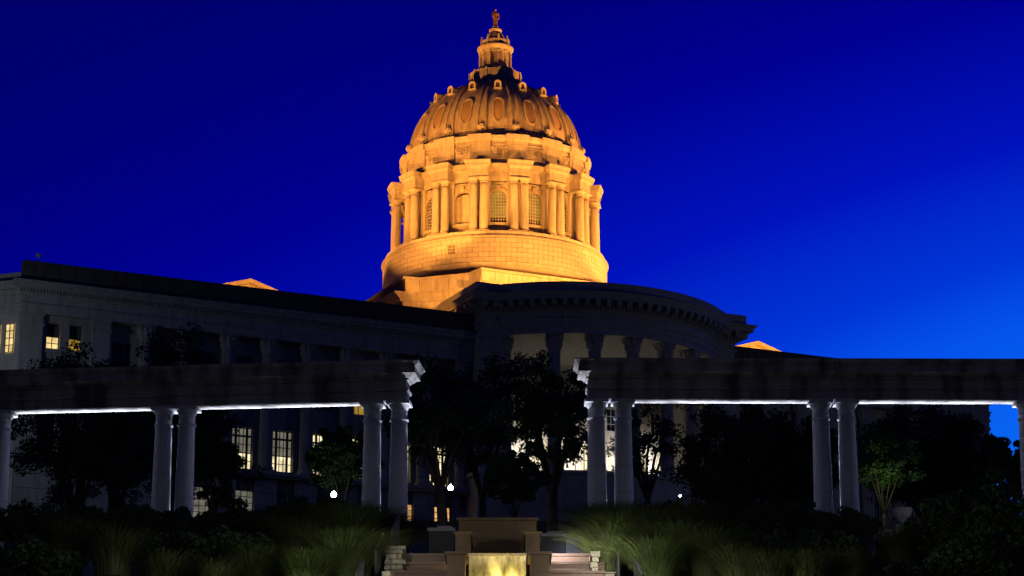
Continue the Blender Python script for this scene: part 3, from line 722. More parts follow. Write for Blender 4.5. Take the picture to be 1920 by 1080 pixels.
# ================================================================== PERGOLAS
ZS = 14.94                                       # soffit height
COLB = 10.6
psh = MB().loft([[((.275*(1 - .17*(k/10)**1.5) + (.012 if k == 0 else 0))*cos(2*pi*i/28), (.275*(1 - .17*(k/10)**1.5))*sin(2*pi*i/28), 3.70*k/10) for i in range(28)] for k in range(11)]).mesh('shaft', M['pcol'], True)
prg = MB().lathe([(.23, 0), (.262, .015), (.27, .04), (.262, .065), (.23, .08)], 28, caps=False).mesh('neck_ring', M['pcol'], True)
pcp = MB().lathe([(.228, 0), (.228, .16), (.245, .18), (.29, .27), (.305, .30)], 28).box(-.325, .325, -.325, .325, .30, .39).mesh('capital', M['pcol'])
pbs = MB().lathe([(.36, .12), (.37, .18), (.35, .24), (.29, .27)], 28).box(-.39, .39, -.39, .39, -.4, .12).mesh('base', M['pcol'])
jnt = MB().lathe([(.2, 0), (.2715, 0), (.2715, .012), (.2, .012)], 28, caps=False).mesh('joint_line', M['pstone'])
def pergola(name, label, p, d, length, cols_t, end_t):
    d = Vector((d[0], d[1])).normalized(); ang = math.atan2(d.y, d.x)
    root = thing(name, label, 'pergola', (p[0], p[1], COLB), ang)
    H0 = ZS - COLB; hd = .29
    for t_ in cols_t:
        o = place('column', None, root, (t_, 0, .27), rnd.random())
        place('shaft', psh, o); place('base', pbs, o, (0, 0, -.27), -o.rotation_euler.z)
        place('capital', pcp, o, (0, 0, H0 - .27 - .392), -o.rotation_euler.z); place('neck_ring', prg, o, (0, 0, 3.52))
        zz = .75
        while zz < 3.4:
            j = place('joint_line', jnt, o, (0, 0, zz)); k = 1 - .17*(zz/3.55)**1.5; j.scale = (k*1.02, k*1.02, 1); zz += .72
    def fr(t0, t1, z0, z1, o0, o1, tb=None):
        q = lambda o: [(t0 - (o if t0 == 0 else 0), -hd - o), (t1, -hd - o), (t1, hd + o), (t0 - (o if t0 == 0 else 0), hd + o)]
        return MB().loft([[(x, y, H0 + z0) for x, y in q(o0)], [(x, y, H0 + z1) for x, y in q(o1)]])
    joints = [0] + [(a + b2)/2 for a, b2 in zip(cols_t[::2], cols_t[1::2])][1:] + [length]
    for a, b2 in zip(joints, joints[1:]):
        g_ = 0 if a == 0 else .006
        fr(a + g_, b2 - .006, 0, .25, 0, 0).build('architrave_stone', M['pstone'], root)
        k = fr(a + g_, b2 - .006, .255, .31, .045, .06); k.build('band_moulding', M['pstone'], root)
        fr(a + g_, b2 - .006, .315, .56, .005, .0).build('frieze_stone', M['pstone'], root)
        c = fr(a + g_, b2 - .006, .565, .62, .05, .06)
        for z0, z1, o0, o1 in ((.62, .72, .09, .2), (.72, .90, .27, .27), (.90, .93, .27, .30), (.93, 1.02, .30, .36), (1.02, 1.07, .38, .38)):
            k = fr(a + g_, b2 - .006, z0, z1, o0, o1); c.add(k.v, k.f)
        c.build('cornice_stone', M['pstone'], root)
    return root, ang
pR = atZ(1103, 747, ZS); pR2 = atZ(1890, 749, ZS)
def tpar(x, y, p, d):                             # distance along the beam of the column seen at pixel x
    best = None
    for k in range(0, 2400):
        q = p + d*(k*.01); dep = q.y*cos(PITCH) + 12.6*sin(PITCH); xx = 960 + F_PX*q.x/dep
        if best is None or abs(xx - x) < best[0]: best = (abs(xx - x), k*.01)
    return best[1]
dR = Vector((pR2.x - pR.x, pR2.y - pR.y)).normalized(); oR = Vector((pR.x, pR.y + .29))
cR = [tpar(x, 0, oR, dR) for x in (1119.5, 1170, 1543, 1592)]; cR += [cR[3] + 5.02, cR[3] + 5.75]
perR, angR = pergola('pergola', 'right stone pergola on paired columns with underside lit white', oR, dR, cR[-1] + 2.5, cR, 0)
pL = atZ(764, 750, ZS); pL2 = atZ(30, 768, ZS)
dL = Vector((pL2.x - pL.x, pL2.y - pL.y)).normalized(); oL = Vector((pL.x, pL.y + .29))
cL = [tpar(x, 0, oL, dL) for x in (746.5, 696.5, 346, 302)]; cL += [cL[3] + 4.66, cL[3] + 5.34]
perL, angL = pergola('pergola', 'left stone pergola on paired columns with underside lit white', oL, dL, cL[-1] + 2.5, cL, 0)
COOL = (.74, .80, 1.0)
def strip(p, d, t0, t1, back, e):                 # linear uplight along the bed behind the columns
    a = p + d*t0; b2 = p + d*t1; m_ = (a + b2)/2; nn = Vector((-d.y, d.x)); nn = nn if nn.y > 0 else -nn
    l = bpy.data.lights.new('pergola_uplight', 'AREA'); l.shape = 'RECTANGLE'; l.size = (t1-t0); l.size_y = .12; l.energy = e; l.color = COOL; l.spread = R(80)
    o = bpy.data.objects.new('pergola_uplight', l); col.objects.link(o); o.location = (m_.x + nn.x*back, m_.y + nn.y*back, COLB + .5)
    o.rotation_euler = (pi - math.atan2(back, 3.8)*(1 if d.x > 0 else -1), 0, math.atan2(d.y, d.x))
for p, d, c in ((oR, dR, cR), (oL, dL, cL)):
    nn = Vector((-d.y, d.x)); nn = nn if nn.y > 0 else -nn
    for k in (1, 3): strip(p, d, c[k] + .3, c[k+1] - .3, 1.3, 4200)
    for k in (0, 2, 4):
        q = p + d*((c[k] + c[k+1])/2) + nn*.42
        lamp('SPOT', (q.x, q.y, COLB + .35), (q.x, q.y, 15), 900, COOL, .02, 18, .5, name='pergola_uplight')
        for hz in (.6, 1.6, 2.6, 3.4): lamp('POINT', (q.x, q.y, COLB + hz), None, 15, (.6, .68, 1), .01, name='pergola_uplight')
    q = p + d*(-1.0) + nn*1.05
    lamp('SPOT', (q.x, q.y, COLB + .3), (q.x + d.x*.85 - nn.x*1.0, q.y + d.y*.85 - nn.y*1.0, 15.6), 2000, COOL, .05, 24, .8, name='pergola_uplight')
    for k, e_ in ((0, 3.0), (2, 1.4), (4, 1.4)):      # small lights in the bed in front of each pair
        q = p + d*((c[k] + c[k+1])/2) - nn*7
        lamp('SPOT', (q.x + .3, q.y, COLB - .2), (q.x + nn.x*7, q.y + nn.y*7, COLB + 1.7), e_*14, (.86, .86, 1), .08, 34, 1, name='front_light')

# ================================================================== STEPS, CASCADE, TERRACE
SY, SZ, RI, TR = 42.0, atY(960, 1038, 42).z, .20, .30
def sx(x, Y=SY): return atY(x, 1040, Y).x
for nm, xa, xb in (('left', 742, 848), ('right', 1026, 1132)):
    o = thing('staircase', 'granite steps on the %s of the lit cascade' % nm, 'steps', ((sx(xa)+sx(xb))/2, SY, SZ - 1.6))
    w_ = (sx(xb) - sx(xa))/2
    for k in range(7):
        z1 = 1.6 - RI*k; y0 = -TR*k
        s_ = MB().box(-w_, w_, y0, y0 + TR + (3.4 if k == 0 else .05), z1 - RI - .25, z1 - .045).build('step_riser', M['step'], o)
        MB().box(-w_, w_, y0 - .025, y0 + TR + (3.4 if k == 0 else -.03), z1 - .045, z1).build('step_tread', M['step'], o)
cas = thing('cascade_fountain', 'lit waterfall cascade between tan stone piers at the foot of the picture', 'fountain', (sx(932), SY, SZ - 2.2))
cz, cx0 = SZ - 2.2, sx(932)
def cbox(x0, x1, y0, y1, z0, z1, nm, m, par=cas, Y=SY): return MB().box(sx(x0, Y)-cx0, sx(x1, Y)-cx0, y0, y1, z0-cz, z1-cz).build(nm, m, par)
zt = lambda y, Y: atY(960, y, Y).z
mbw = MB(); nx, nz = 24, 20; x0_, x1_ = sx(880) - cx0, sx(986) - cx0
zw1, zw0 = zt(1041, SY-.4), SZ - 1.4
vs = [(x0_ + (x1_-x0_)*i/nx, -.4 - .02*noise.noise(Vector((i*.9, j*.5, 3))) - .5*((nz-j)/nz)**2*.25, zw0 - cz + (zw1-zw0)*j/nz) for j in range(nz+1) for i in range(nx+1)]
mbw.add(vs, [(j*(nx+1)+i, j*(nx+1)+i+1, (j+1)*(nx+1)+i+1, (j+1)*(nx+1)+i) for j in range(nz) for i in range(nx)])
mbw.build('water_sheet', M['water'], cas, True)
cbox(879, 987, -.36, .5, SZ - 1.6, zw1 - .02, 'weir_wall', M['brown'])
cbox(879, 987, -.44, -.36, zw1 - .02, zw1 + .03, 'weir_lip', M['field'])
def courses(a, b2, y0, y1, z0, z1, ncol, hc, nm, Y=SY, cap_over=4, capt=.05):
    # a solid core faced with separate cast-stone blocks, under a projecting cap
    o = cbox(a+.6, b2-.6, y0+.012, y1-.012, z0, z1, nm, M['joint'], Y=Y); z = z1; k = 0
    while z > z0 + .02:
        zl = max(z0, z - hc); cuts = [a] + [a + (b2-a)*(q + (.5 if k % 2 else 0))/ncol for q in range(0 if k % 2 else 1, ncol)] + [b2]
        for xa, xb in zip(cuts, cuts[1:]): cbox(xa+.25, xb-.25, y0 - rnd.random()*.004, y1, zl+.004, z-.004, 'stone_block', M['brown'], o, Y)
        z = zl; k += 1
    cbox(a-cap_over, b2+cap_over, y0-.05, y1+.03, z1, z1+capt, 'cap_stone', M['brown'], o, Y)
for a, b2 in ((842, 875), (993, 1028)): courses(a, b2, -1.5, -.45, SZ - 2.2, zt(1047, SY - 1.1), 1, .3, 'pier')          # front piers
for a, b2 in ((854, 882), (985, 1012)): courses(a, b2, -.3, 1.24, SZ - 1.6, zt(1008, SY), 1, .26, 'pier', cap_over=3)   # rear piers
courses(860, 1006, 1.3, 1.75, SZ - .4, zt(978, SY + 1.4), 4, .24, 'back_wall', SY + 1.4)
MB().box(sx(850)-cx0, sx(1016)-cx0, -.02, 1.3, SZ-1.6-cz, SZ-.5-cz).build('upper_basin', M['brown'], cas)
YEL = (1, .72, .2)
lamp('SPOT', (cx0, SY - .95, SZ - 1.45), (cx0, SY - .35, SZ - .1), 170, YEL, .05, 120, .7, name='basin_light')
lamp('POINT', (cx0 + .1, SY - .62, SZ - .62), None, 22, YEL, .06, name='basin_light')
lamp('POINT', (cx0, SY + .15, SZ + .12), None, 1.6, (1, .8, .4), .05, name='basin_light')

# dark granite planter walls either side, on the landing
for nm, a, b2, yt in (('left', 804, 850, 990), ('right', 1014, 1060, 1000)):
    Y = SY + 2.6; zf = zt(yt, Y)
    o = thing('granite_wall', 'dark polished granite wall %s of the cascade back wall' % nm, 'wall', ((sx(a, Y)+sx(b2, Y))/2, Y, SZ - .3))
    w_ = (sx(b2, Y)-sx(a, Y))/2
    MB().box(-w_, w_, 0, .4, 0, zf - SZ + .3 - .06).build('wall_panel', M['granite'], o)
    MB().box(-w_-.03, w_+.03, -.03, .43, zf - SZ + .24, zf - SZ + .3).build('coping', M['greyst'], o)
    MB().box(-w_*.3, w_*.75, .5, 1.0, 0.2, zf - SZ + .36).box(-w_*.4, w_*.85, .45, 1.05, zf - SZ + .36, zf - SZ + .42).build('pedestal', M['greyst'], o)
# curved bench wall at the right
Y = SY + 2.9; cxb = sx(1110, Y); o = thing('curved_bench', 'curved blue-grey granite bench with rounded back right of the steps', 'bench', (cxb, Y, SZ - .3))
rb_ = cxb - sx(1061, Y); bk = MB(); 
def half(r0, r1, z0, z1): 
    return MB().loft([[(-r*cos(t), -r*sin(t)*.35, z) for r, z in ((r0, z0), (r1, z0), (r1, z1), (r0, z1))] for t in [pi*k/20 for k in range(21)]])
zf = zt(992, Y)
MB().loft([[(-rb_*q*cos(t), .9 - rb_*q*sin(t)*.6, z) for q, z in ((.97, 0), (1.03, 0), (1.03, zf - SZ + .26), (.97, zf - SZ + .26))] for t in [pi*k/24 for k in range(25)]]).build('back', M['granite'], o)
MB().loft([[(-rb_*q*cos(t), .9 - rb_*q*sin(t)*.6, z) for q, z in ((.94, zf - SZ + .26), (1.06, zf - SZ + .26), (1.06, zf - SZ + .32), (.94, zf - SZ + .32))] for t in [pi*k/24 for k in range(25)]]).build('coping', M['greyst'], o)
MB().box(-rb_, rb_, -.05, .4, 0, zt(1009, Y) - SZ + .3).build('seat', M['greyst'], o)

# stacked fieldstone cheek walls
def stone_wall(label, x0, x1, y0, Yd, zlo, zhi, loc_px, tilt=0):
    X0, X1 = sx(x0, Yd), sx(x1, Yd); o = thing('fieldstone_wall', label, 'wall', ((X0+X1)/2, Yd, zlo)); z = 0; k = 0
    while z < zhi - zlo - .03:
        h_ = rnd.uniform(.07, .14); h_ = min(h_, zhi - zlo - z); x = -(X1-X0)/2 + rnd.uniform(0, .03)
        while x < (X1-X0)/2 - .04:
            w_ = rnd.uniform(.14, .3); xe = min(x + w_, (X1-X0)/2 + rnd.uniform(-.03, .03))
            jj = lambda: rnd.uniform(-.014, .014)
            lp = [[(x+.006+jj(), -.02+jj()-tilt*z, z+.005), (xe-.006+jj(), -.02+jj()-tilt*z, z+.005), (xe-.006+jj(), .6, z+.005), (x+.006+jj(), .6, z+.005)],
                  [(x+.01+jj(), -.02+jj()-tilt*z, z+h_-.006), (xe-.01+jj(), -.02+jj()-tilt*z, z+h_-.006), (xe-.01+jj(), .6, z+h_-.006), (x+.01+jj(), .6, z+h_-.006)]]
            MB().loft(lp).build('stone', M['field'], o); x = xe
        z += h_; k += 1
    MB().box(-(X1-X0)/2+.04, (X1-X0)/2-.04, .03, .58, 0, zhi-zlo-.03).build('core', M['joint'], o)
stone_wall('stacked fieldstone wall beside the left steps, taller block', 720, 758, 0, SY - .5, SZ - 1.2, zt(1023, SY - .5), 0)
stone_wall('low stacked fieldstone block nearest the camera left of the steps', 713, 734, 0, SY - 1.6, SZ - 1.6, zt(1071, SY - 1.6), 0)
stone_wall('stacked fieldstone wall lit white beside the right steps', 1106, 1124, 0, SY - .5, SZ - 1.2, zt(1033, SY - .5), 0)
stone_wall('low stacked fieldstone block in the grass right of the steps', 1134, 1153, 0, SY - 1.6, SZ - 1.6, zt(1072, SY - 1.6), 0)

# iron handrails
def rail(label, p_hi, p_lo, hgt, n):
    p_hi, p_lo = Vector(p_hi), Vector(p_lo)
    o = thing('handrail', label, 'railing', p_lo - Vector((0, 0, hgt)), 0, 'iron stair rails'); b_ = p_lo - Vector((0, 0, hgt))
    MB().tube([p_hi - b_, p_lo - b_], [.022, .022], 6).build('top_rail', M['iron'], o)
    MB().tube([p_hi - b_ - Vector((0,0,hgt*.85)), p_lo - b_ - Vector((0,0,hgt*.85))], [.016, .016], 6).build('bottom_rail', M['iron'], o)
    for k in range(n+1):
        q = p_hi + (p_lo - p_hi)*(k/n) - b_; MB().tube([q, q - Vector((0, 0, hgt if k in (0, n) else hgt*.85))], [.018 if k in (0, n) else .009]*2, 5).build('baluster', M['iron'], o)
rail('iron stair rail left of the steps, farthest of three', atY(748, 966, 43.6), atY(735, 995, 42.4), .55, 6)
rail('iron stair rail left of the steps, middle one', atY(719, 1000, 41.8), atY(704, 1032, 40.6), .55, 6)
rail('iron stair rail left of the steps, nearest the camera', atY(681, 1048, 40.0), atY(668, 1078, 38.8), .55, 6)
rail('iron stair rail in the right grass, upper one', atY(1146, 1004, 42.6), atY(1160, 1036, 41.2), .6, 6)
rail('iron stair rail in the right grass, lower one', atY(1190, 1046, 40.6), atY(1205, 1078, 39.4), .6, 6)
# step and bed lights
WH = (1, .93, .85)
lamp('SPOT', (sx(1040), SY - .45, SZ + .12), (sx(1062), SY + .02, SZ - .1), 45, WH, .03, 130, .8, name='step_light')
lamp('POINT', (sx(1112), SY - 1.15, SZ - .25), None, 17, (1, .98, .82), .05, name='bed_light')
lamp('POINT', (sx(790), SY - 1.9, SZ - .75), None, 7, WH, .04, name='step_light')
lamp('POINT', (sx(1070), SY - 1.9, SZ - .75), None, 9, WH, .04, name='step_light')
lamp('SPOT', (sx(1085), SY + 2.0, SZ + .5), (sx(1090), SY + 2.9, SZ + .1), 10, (.75, .8, 1), .04, 120, .8, name='bench_light')
lamp('POINT', atY(725, 965, 41.5), None, 7, (.9, 1, .8), .08, name='bed_light')
lamp('POINT', atY(590, 955, 37.5), None, 125, (1, 1, .75), .08, name='bed_light')
lamp('POINT', atY(1150, 1005, 39.6), None, 24, (1, .97, .8), .08, name='bed_light')
lamp('POINT', atY(1265, 965, 37.5), None, 95, (1, 1, .75), .08, name='bed_light')

# ================================================================== STREET LAMPS
gm = MB().lathe([(.10, 0), (.19, .08), (.235, .2), (.225, .32), (.16, .43), (.07, .49), (.03, .53), (.02, .6)], 18).mesh('globe', M['globe'], True)
def street_lamp(label, x, y, Y, s=1.0, hgt=3.6):
    p = atY(x, y, Y); zg = p.z - .3*s; base = gz(Y); hh = max(zg - base, 1.0)
    o = thing('street_lamp', label, 'street lamp', (p.x, Y, zg - hh), 0, 'garden lamps')
    MB().lathe([(.2, 0), (.2, .25), (.12, .4), (.075, .6), (.06, hh - .2), (.13, hh - .12), (.13, hh)], 14).build('post', M['iron'], o)
    place('globe', gm, o, (0, 0, hh), 0, s*.5)
    return o
street_lamp('glowing acorn lamp beside the green-lit tree, left of the paired columns', 626, 920, 104)
street_lamp('glowing acorn lamp between the two pergolas, right of the leaning trunk', 845, 908, 112)
street_lamp('small glowing lamp on a post under the dark tree right of the columns', 1275, 927, 103, .42)
street_lamp('small glowing lamp at the far right above the shrubs', 1815, 947, 90, .5)
street_lamp('tiny glowing lamp low at the far right beside a pale pillar', 1786, 963, 93, .35)

# ================================================================== TREES
def leaf_mesh(name, centers, n_per, spread, size, m, r):
    mb = MB()
    for c, rad in centers:
        for _ in range(int(n_per*1.9)):
            v = Vector((r.gauss(0, 1), r.gauss(0, 1), r.gauss(0, 1))).normalized() * rad * r.random()**.45
            p = Vector(c) + Vector((v.x, v.y, v.z*.75))
            a = Vector((r.uniform(-1, 1), r.uniform(-1, 1), r.uniform(-1, .5))).normalized(); b2 = a.orthogonal().normalized(); s_ = size*r.uniform(.6, 1.4)
            b2 = (b2*cos(r.random()*6) + a.cross(b2)*sin(r.random()*6)).normalized()
            mb.v += [tuple(p - a*s_*.6), tuple(p + b2*s_*.36), tuple(p + a*s_*.7), tuple(p - b2*s_*.36)]
            q = len(mb.v); mb.f.append((q-4, q-3, q-2, q-1))
    me = bpy.data.meshes.new(name); me.from_pydata(mb.v, [], mb.f); me.materials.append(m); return me
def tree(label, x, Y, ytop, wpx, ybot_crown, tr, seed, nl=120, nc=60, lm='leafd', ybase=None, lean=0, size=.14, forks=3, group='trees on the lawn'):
    r = random.Random(seed); base = Vector((atY(x, 985, Y).x, Y, gz(Y) - .3)); top = atY(x, ytop, Y); bot = atY(x, ybot_crown, Y)
    ppm = F_PX/(Y*cos(PITCH) + top.z*sin(PITCH)); rw = wpx/2/ppm; H_ = top.z - base.z; cb = bot.z - base.z
    o = thing('tree', label, 'tree', base, 0, group); cc = Vector((lean, 0, (H_ + cb)/2)); rz_ = (H_ - cb)/2
    tk = MB(); hf = max(.8, cb*.75); mid = Vector((lean*.3, 0, hf))
    tk.tube([(0, 0, 0), (lean*.1, 0, hf*.5), mid], [tr*1.25, tr, tr*.85], 9); cen = []
    limbs = []
    for k in range(forks*2):
        a = 2*pi*k/(forks*2) + r.uniform(-.4, .4); e_ = cc + Vector((cos(a)*rw*.62, sin(a)*rw*.62, r.uniform(-.3, .6)*rz_))
        m1 = mid.lerp(e_, .45) + Vector((r.uniform(-.3, .3), r.uniform(-.3, .3), .12*H_*r.random()))
        tk.tube([mid - Vector((0, 0, .2)), m1, e_], [tr*.55, tr*.33, tr*.1], 6); limbs.append((m1, e_))
        for j in range(4):
            e2 = m1.lerp(e_, r.uniform(.2, 1)) ; e3 = e2 + Vector((r.gauss(0, .3)*rw, r.gauss(0, .3)*rw, r.uniform(-.25, .45)*rz_)); tk.tube([e2, e2.lerp(e3, .5) + Vector((0, 0, .15)), e3], [tr*.14, tr*.09, tr*.03], 4); cen.append((e3, rw*.26))
    tk.build('trunk', M['bark'], o, True)
    for k in range(nc):
        while True:
            v = Vector((r.uniform(-1, 1), r.uniform(-1, 1), r.uniform(-1, 1)))
            if .25 < v.length < 1: break
        cen.append((cc + Vector((v.x*rw*.95, v.y*rw*.95, v.z*rz_*.92)), rw*r.uniform(.13, .27)))
    place('crown', leaf_mesh('crown', cen, nl, 0, size, M[lm], r), o)
    return o
tree('broad black tree at the far left behind the pergola', 140, 120, 652, 270, 960, .3, 1, 120, 90)
tree('tall black tree rising above the left pergola between two column pairs', 325, 128, 606, 235, 965, .32, 2, 120, 90)
tree('dark tree tight against the second column pair of the left pergola', 398, 118, 790, 110, 960, .16, 21, 90, 34)
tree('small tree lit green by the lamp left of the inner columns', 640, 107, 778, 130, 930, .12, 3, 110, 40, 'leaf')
tree('leaning tree with bare dark limbs between the pergolas, left side', 832, 118, 672, 225, 872, .28, 4, 80, 60, 'leafd', lean=-.6)
tree('slender forked tree in the middle of the gap between the pergolas', 905, 126, 652, 215, 895, .2, 5, 90, 60)
tree('small round dark tree behind the cascade back wall', 965, 104, 845, 120, 945, .08, 6, 90, 36, 'leafd')
tree('straight dark tree just left of the right pergola', 1036, 112, 656, 180, 885, .29, 7, 90, 62)
tree('sparse leafy tree seen between the right inner columns and the porch', 1215, 140, 745, 150, 900, .2, 8, 50, 26, 'leafd')
tree('big black tree under the right pergola beside the inner columns', 1400, 112, 752, 262, 985, .3, 9, 130, 95)
tree('black tree behind the second column pair of the right pergola', 1500, 122, 775, 190, 985, .25, 10, 120, 60)
tree('wide black tree at the right under the pergola', 1742, 124, 760, 275, 960, .3, 11, 130, 95)
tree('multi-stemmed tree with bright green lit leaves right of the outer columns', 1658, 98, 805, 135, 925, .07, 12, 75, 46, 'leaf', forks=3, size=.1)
tree('dark tree at the right edge of the picture', 1890, 110, 800, 120, 985, .2, 13, 110, 46)
tree('dark tree at the foot of the left wing by the lit windows', 215, 150, 668, 210, 950, .25, 14, 110, 60)
lamp('POINT', atY(1668, 915, 96.6), None, 26, (.8, 1, .6), .08, name='tree_light')

# ================================================================== SHRUBS AND ORNAMENTAL GRASS
def grass_mesh(seed, nbl, hgt, m, spread=.5):
    r = random.Random(seed); mb = MB()
    for _ in range(nbl):
        a = r.uniform(0, 2*pi); r0 = r.random()**.6*.3; L = hgt*r.uniform(.6, 1.12); out = spread*r.uniform(.25, 1.5)*L; w = r.uniform(.005, .011)
        d = Vector((cos(a), sin(a), 0)); sd = Vector((-sin(a), cos(a), 0)); p0 = d*r0; q = len(mb.v); ns = 5
        for k in range(ns + 1):
            t = k/ns; p = p0 + d*out*(t**2.0) + Vector((0, 0, L*(t - .42*spread*1.6*t**3))); ww = w*(1 - t*.9)
            mb.v += [tuple(p - sd*ww), tuple(p + sd*ww)]
        mb.f += [(q+2*k, q+2*k+1, q+2*k+3, q+2*k+2) for k in range(ns)]
    me = bpy.data.meshes.new('blades'); me.from_pydata(mb.v, [], mb.f); me.materials.append(m); return me
GR = [grass_mesh(s_, 2600, 1.25, M['blade'], .6) for s_ in (1, 2, 3)]; GD = [grass_mesh(s_, 1300, 1.2, M['bladed'], .55) for s_ in (4, 5)]
def grass(label, x, y, Y, s=1.0, dark=False, group='ornamental grass clumps'):
    p = atY(x, y, Y); o = thing('ornamental_plant', label, 'plant', (p.x, Y, p.z - .05), rnd.random()*6, group)
    place('blades', rnd.choice(GD if dark else GR), o, (0, 0, 0), 0, s)
    MB().lathe([(.02, -.55), (.3*s, -.4), (.32*s, .02), (.1, .08)], 10).build('crown_base', M['ground'], o)
ORD = ['first', 'second', 'third', 'fourth', 'fifth', 'sixth', 'seventh', 'eighth', 'ninth', 'tenth', 'eleventh', 'twelfth']
def ordered(lst, text, side, fn):                 # label each by its place counted from a side of the picture
    for k, q in enumerate(sorted(lst, key=lambda t_: t_[0] if side == 'left' else -t_[0])): fn('%s, %s from the %s' % (text, ORD[k], side), *q)
gcl = lambda lab, x, y, Y, s, dk=0: grass(lab, x, y, Y, s, bool(dk))
grass('tall arching grass clump against the left column of the inner left pair', 700, 1038, 48, 1.05)
grass('tall arching grass clump against the right column of the inner left pair', 742, 1042, 49, .95)
ordered(((620, 1034, 49, 1.05, 0), (560, 1036, 49, 1.0, 0), (668, 1024, 50.5, 1.05, 0), (655, 1040, 46, 1.15, 0), (600, 1035, 47, 1.1, 0), (560, 1060, 45, 1.1, 1), (520, 1040, 47, 1.0, 1), (120, 1060, 44, 1.1, 1), (210, 1080, 43, 1.1, 1)), 'arching grass clump up the left bank', 'left', gcl)
ordered(((664, 1082, 41.4, .95, 0), (640, 1095, 41, 1.1, 0), (570, 1120, 40, 1.0, 0), (470, 1110, 41, 1.0, 1), (395, 1125, 40, .9, 1), (300, 1120, 40.5, 1, 1)), 'arching grass clump along the bottom edge left of the steps', 'left', gcl)
grass('grass clump lit pale by the bed light beside the right steps', 1138, 1072, 42.2, .95)
grass('grass clump lit pale just behind the white fieldstone wall', 1160, 1050, 43.4, 1.0)
ordered(((1140, 1018, 50, 1.0, 0), (1262, 1020, 50.5, 1.0, 1), (1165, 1030, 47, 1.05, 0), (1120, 1020, 48, .8, 0), (1215, 1045, 45, 1.1, 0), (1225, 1022, 49, 1.0, 0), (1265, 1070, 43, 1.05, 0), (1290, 1030, 47, 1.1, 1), (1680, 1070, 46, 1.1, 1), (1740, 1060, 48, 1.1, 1)), 'arching grass clump up the right bank', 'left', gcl)
ordered(((1228, 1100, 41.2, 1.0, 0), (1330, 1085, 42.5, 1.05, 0), (1390, 1110, 41, 1.0, 1), (1450, 1120, 40.5, 1.0, 1), (1520, 1120, 40.5, 1, 1), (1600, 1115, 41, 1, 1)), 'arching grass clump along the bottom edge right of the steps', 'left', gcl)

def shrub(label, x, y, Y, w, h_, seed, group, lm='leafd'):
    r = random.Random(seed); p = atY(x, y, Y); o = thing('shrub', label, 'shrub', (p.x, Y, p.z), 0, group); st_ = MB(); cen = []
    for k in range(int(14 + w*10)):
        a = r.uniform(0, 2*pi); q = r.random()**.5; e_ = Vector((cos(a)*w*.5*q, sin(a)*w*.4*q, h_*(.35 + .65*r.random()*(1 - .5*q*q))))
        st_.tube([(e_.x*.15, e_.y*.15, -.4), e_*.6, e_], [.02, .013, .005], 4); cen.append((e_, .2)); cen.append((e_*.75, .22))
    st_.build('stems', M['bark'], o); place('foliage', leaf_mesh('foliage', cen, 55, 0, .085, M[lm], r), o)
SEED = [40]
def shr(group, lm='leafd'):
    def f(lab, x, y, Y, w, h_): SEED[0] += 1; shrub(lab, x, y, Y, w, h_, SEED[0], group, lm)
    return f
ordered(((40, 1035, 52, 2.2, 1.1), (150, 1030, 53, 2.0, 1.0), (250, 1025, 54, 1.9, .9), (350, 1030, 54, 1.9, 1.0), (440, 1030, 54, 1.9, 1.1), (520, 1020, 56, 1.7, .9), (600, 1008, 57, 1.6, 1.0)), 'dark leafy shrub at the foot of the left pergola', 'left', shr('shrubs below the left pergola'))
ordered(((60, 1100, 43, 1.8, .8), (300, 1075, 45, 1.6, .8), (420, 1085, 44, 1.7, .9)), 'dark low shrub near the bottom left edge', 'left', shr('shrubs along the bottom left'))
ordered(((1300, 1025, 54, 2.0, 1.0), (1390, 1030, 54, 2.2, 1.0), (1480, 1030, 54, 2.2, 1.1), (1575, 1035, 53, 1.7, 1.0)), 'dark leafy shrub at the foot of the right pergola', 'left', shr('shrubs below the right pergola'))
ordered(((1420, 1080, 46, 2.0, .9), (1540, 1085, 45, 2.0, .9), (1660, 1110, 44, 1.9, .6)), 'dark low shrub near the bottom right edge', 'left', shr('shrubs along the bottom right'))
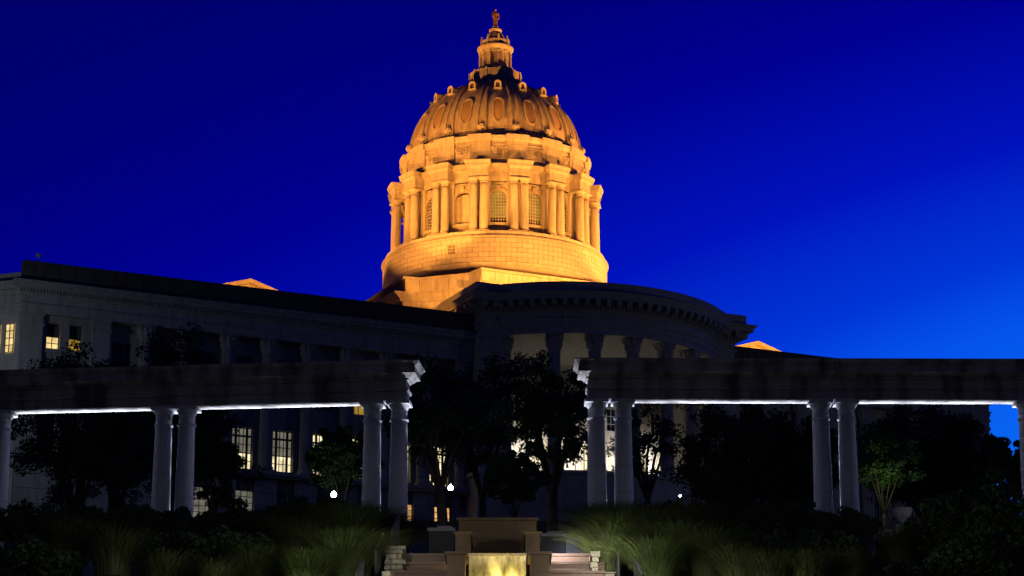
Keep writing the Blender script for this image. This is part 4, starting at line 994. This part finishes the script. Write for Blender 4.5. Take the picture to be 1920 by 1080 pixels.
ordered(((1790, 1070, 46, 1.9, 1.4), (1870, 1060, 47, 2.2, 2.0), (1910, 1085, 45, 1.8, 1.9), (1830, 1110, 43, 1.8, 1.1)), 'large dim shrub filling the lower right corner', 'left', shr('shrubs in the lower right corner', 'leaf'))

# pale garden wall, urn and pillar at the far right
Y = 92; a, b2 = atY(1636, 1000, Y), atY(1790, 1000, Y)
o = thing('garden_wall', 'low pale garden wall in front of the lit trees at the right', 'wall', ((a.x+b2.x)/2, Y, a.z - 1.2)); w_ = (b2.x-a.x)/2
MB().box(-w_, w_, 0, .4, 0, 1.25).build('wall_panel', M['path'], o); MB().box(-w_-.05, w_+.05, -.06, .46, 1.25, 1.36).build('coping', M['path'], o)
p = atY(1691, 985, 93.5); o = thing('stone_urn', 'pale stone urn on a pedestal behind the garden wall', 'urn', (p.x, 93.5, p.z - 1.0))
MB().box(-.3, .3, -.3, .3, 0, 1.0).build('pedestal', M['path'], o)
MB().lathe([(.22, 1.0), (.1, 1.1), (.12, 1.18), (.34, 1.35), (.42, 1.55), (.46, 1.6), (.44, 1.66), (.3, 1.66)], 20).build('bowl', M['path'], o)
p = atY(1786, 985, 94); o = thing('gate_pillar', 'slim pale pillar below the tiny lamp at the far right', 'pillar', (p.x, 94, p.z - 1.2))
MB().box(-.13, .13, -.13, .13, 0, 1.5).build('shaft', M['path'], o); MB().box(-.17, .17, -.17, .17, 1.5, 1.58).build('cap', M['path'], o)
lamp('POINT', atY(1720, 955, 90.5), None, 9, (1, .98, .9), .08, name='garden_light')
# street lighting reaching the left end of the building from the street beyond the frame, then two added fills
lamp('POINT', cap_world(-82, 42, -12), None, 1800, (.82, .92, 1), .6, name='street_and_fill_light')
lamp('POINT', cap_world(26, 72, -16), None, 1300, (.95, .95, 1), .6, name='street_and_fill_light')  # added light on the portico front, no fixture; stands in for the garden lamps
lamp('POINT', (-3, -15, 10), None, 2600, (1, .94, .86), .4, name='street_and_fill_light')  # added unseen fill behind the camera, lifts the pergola beams and steps
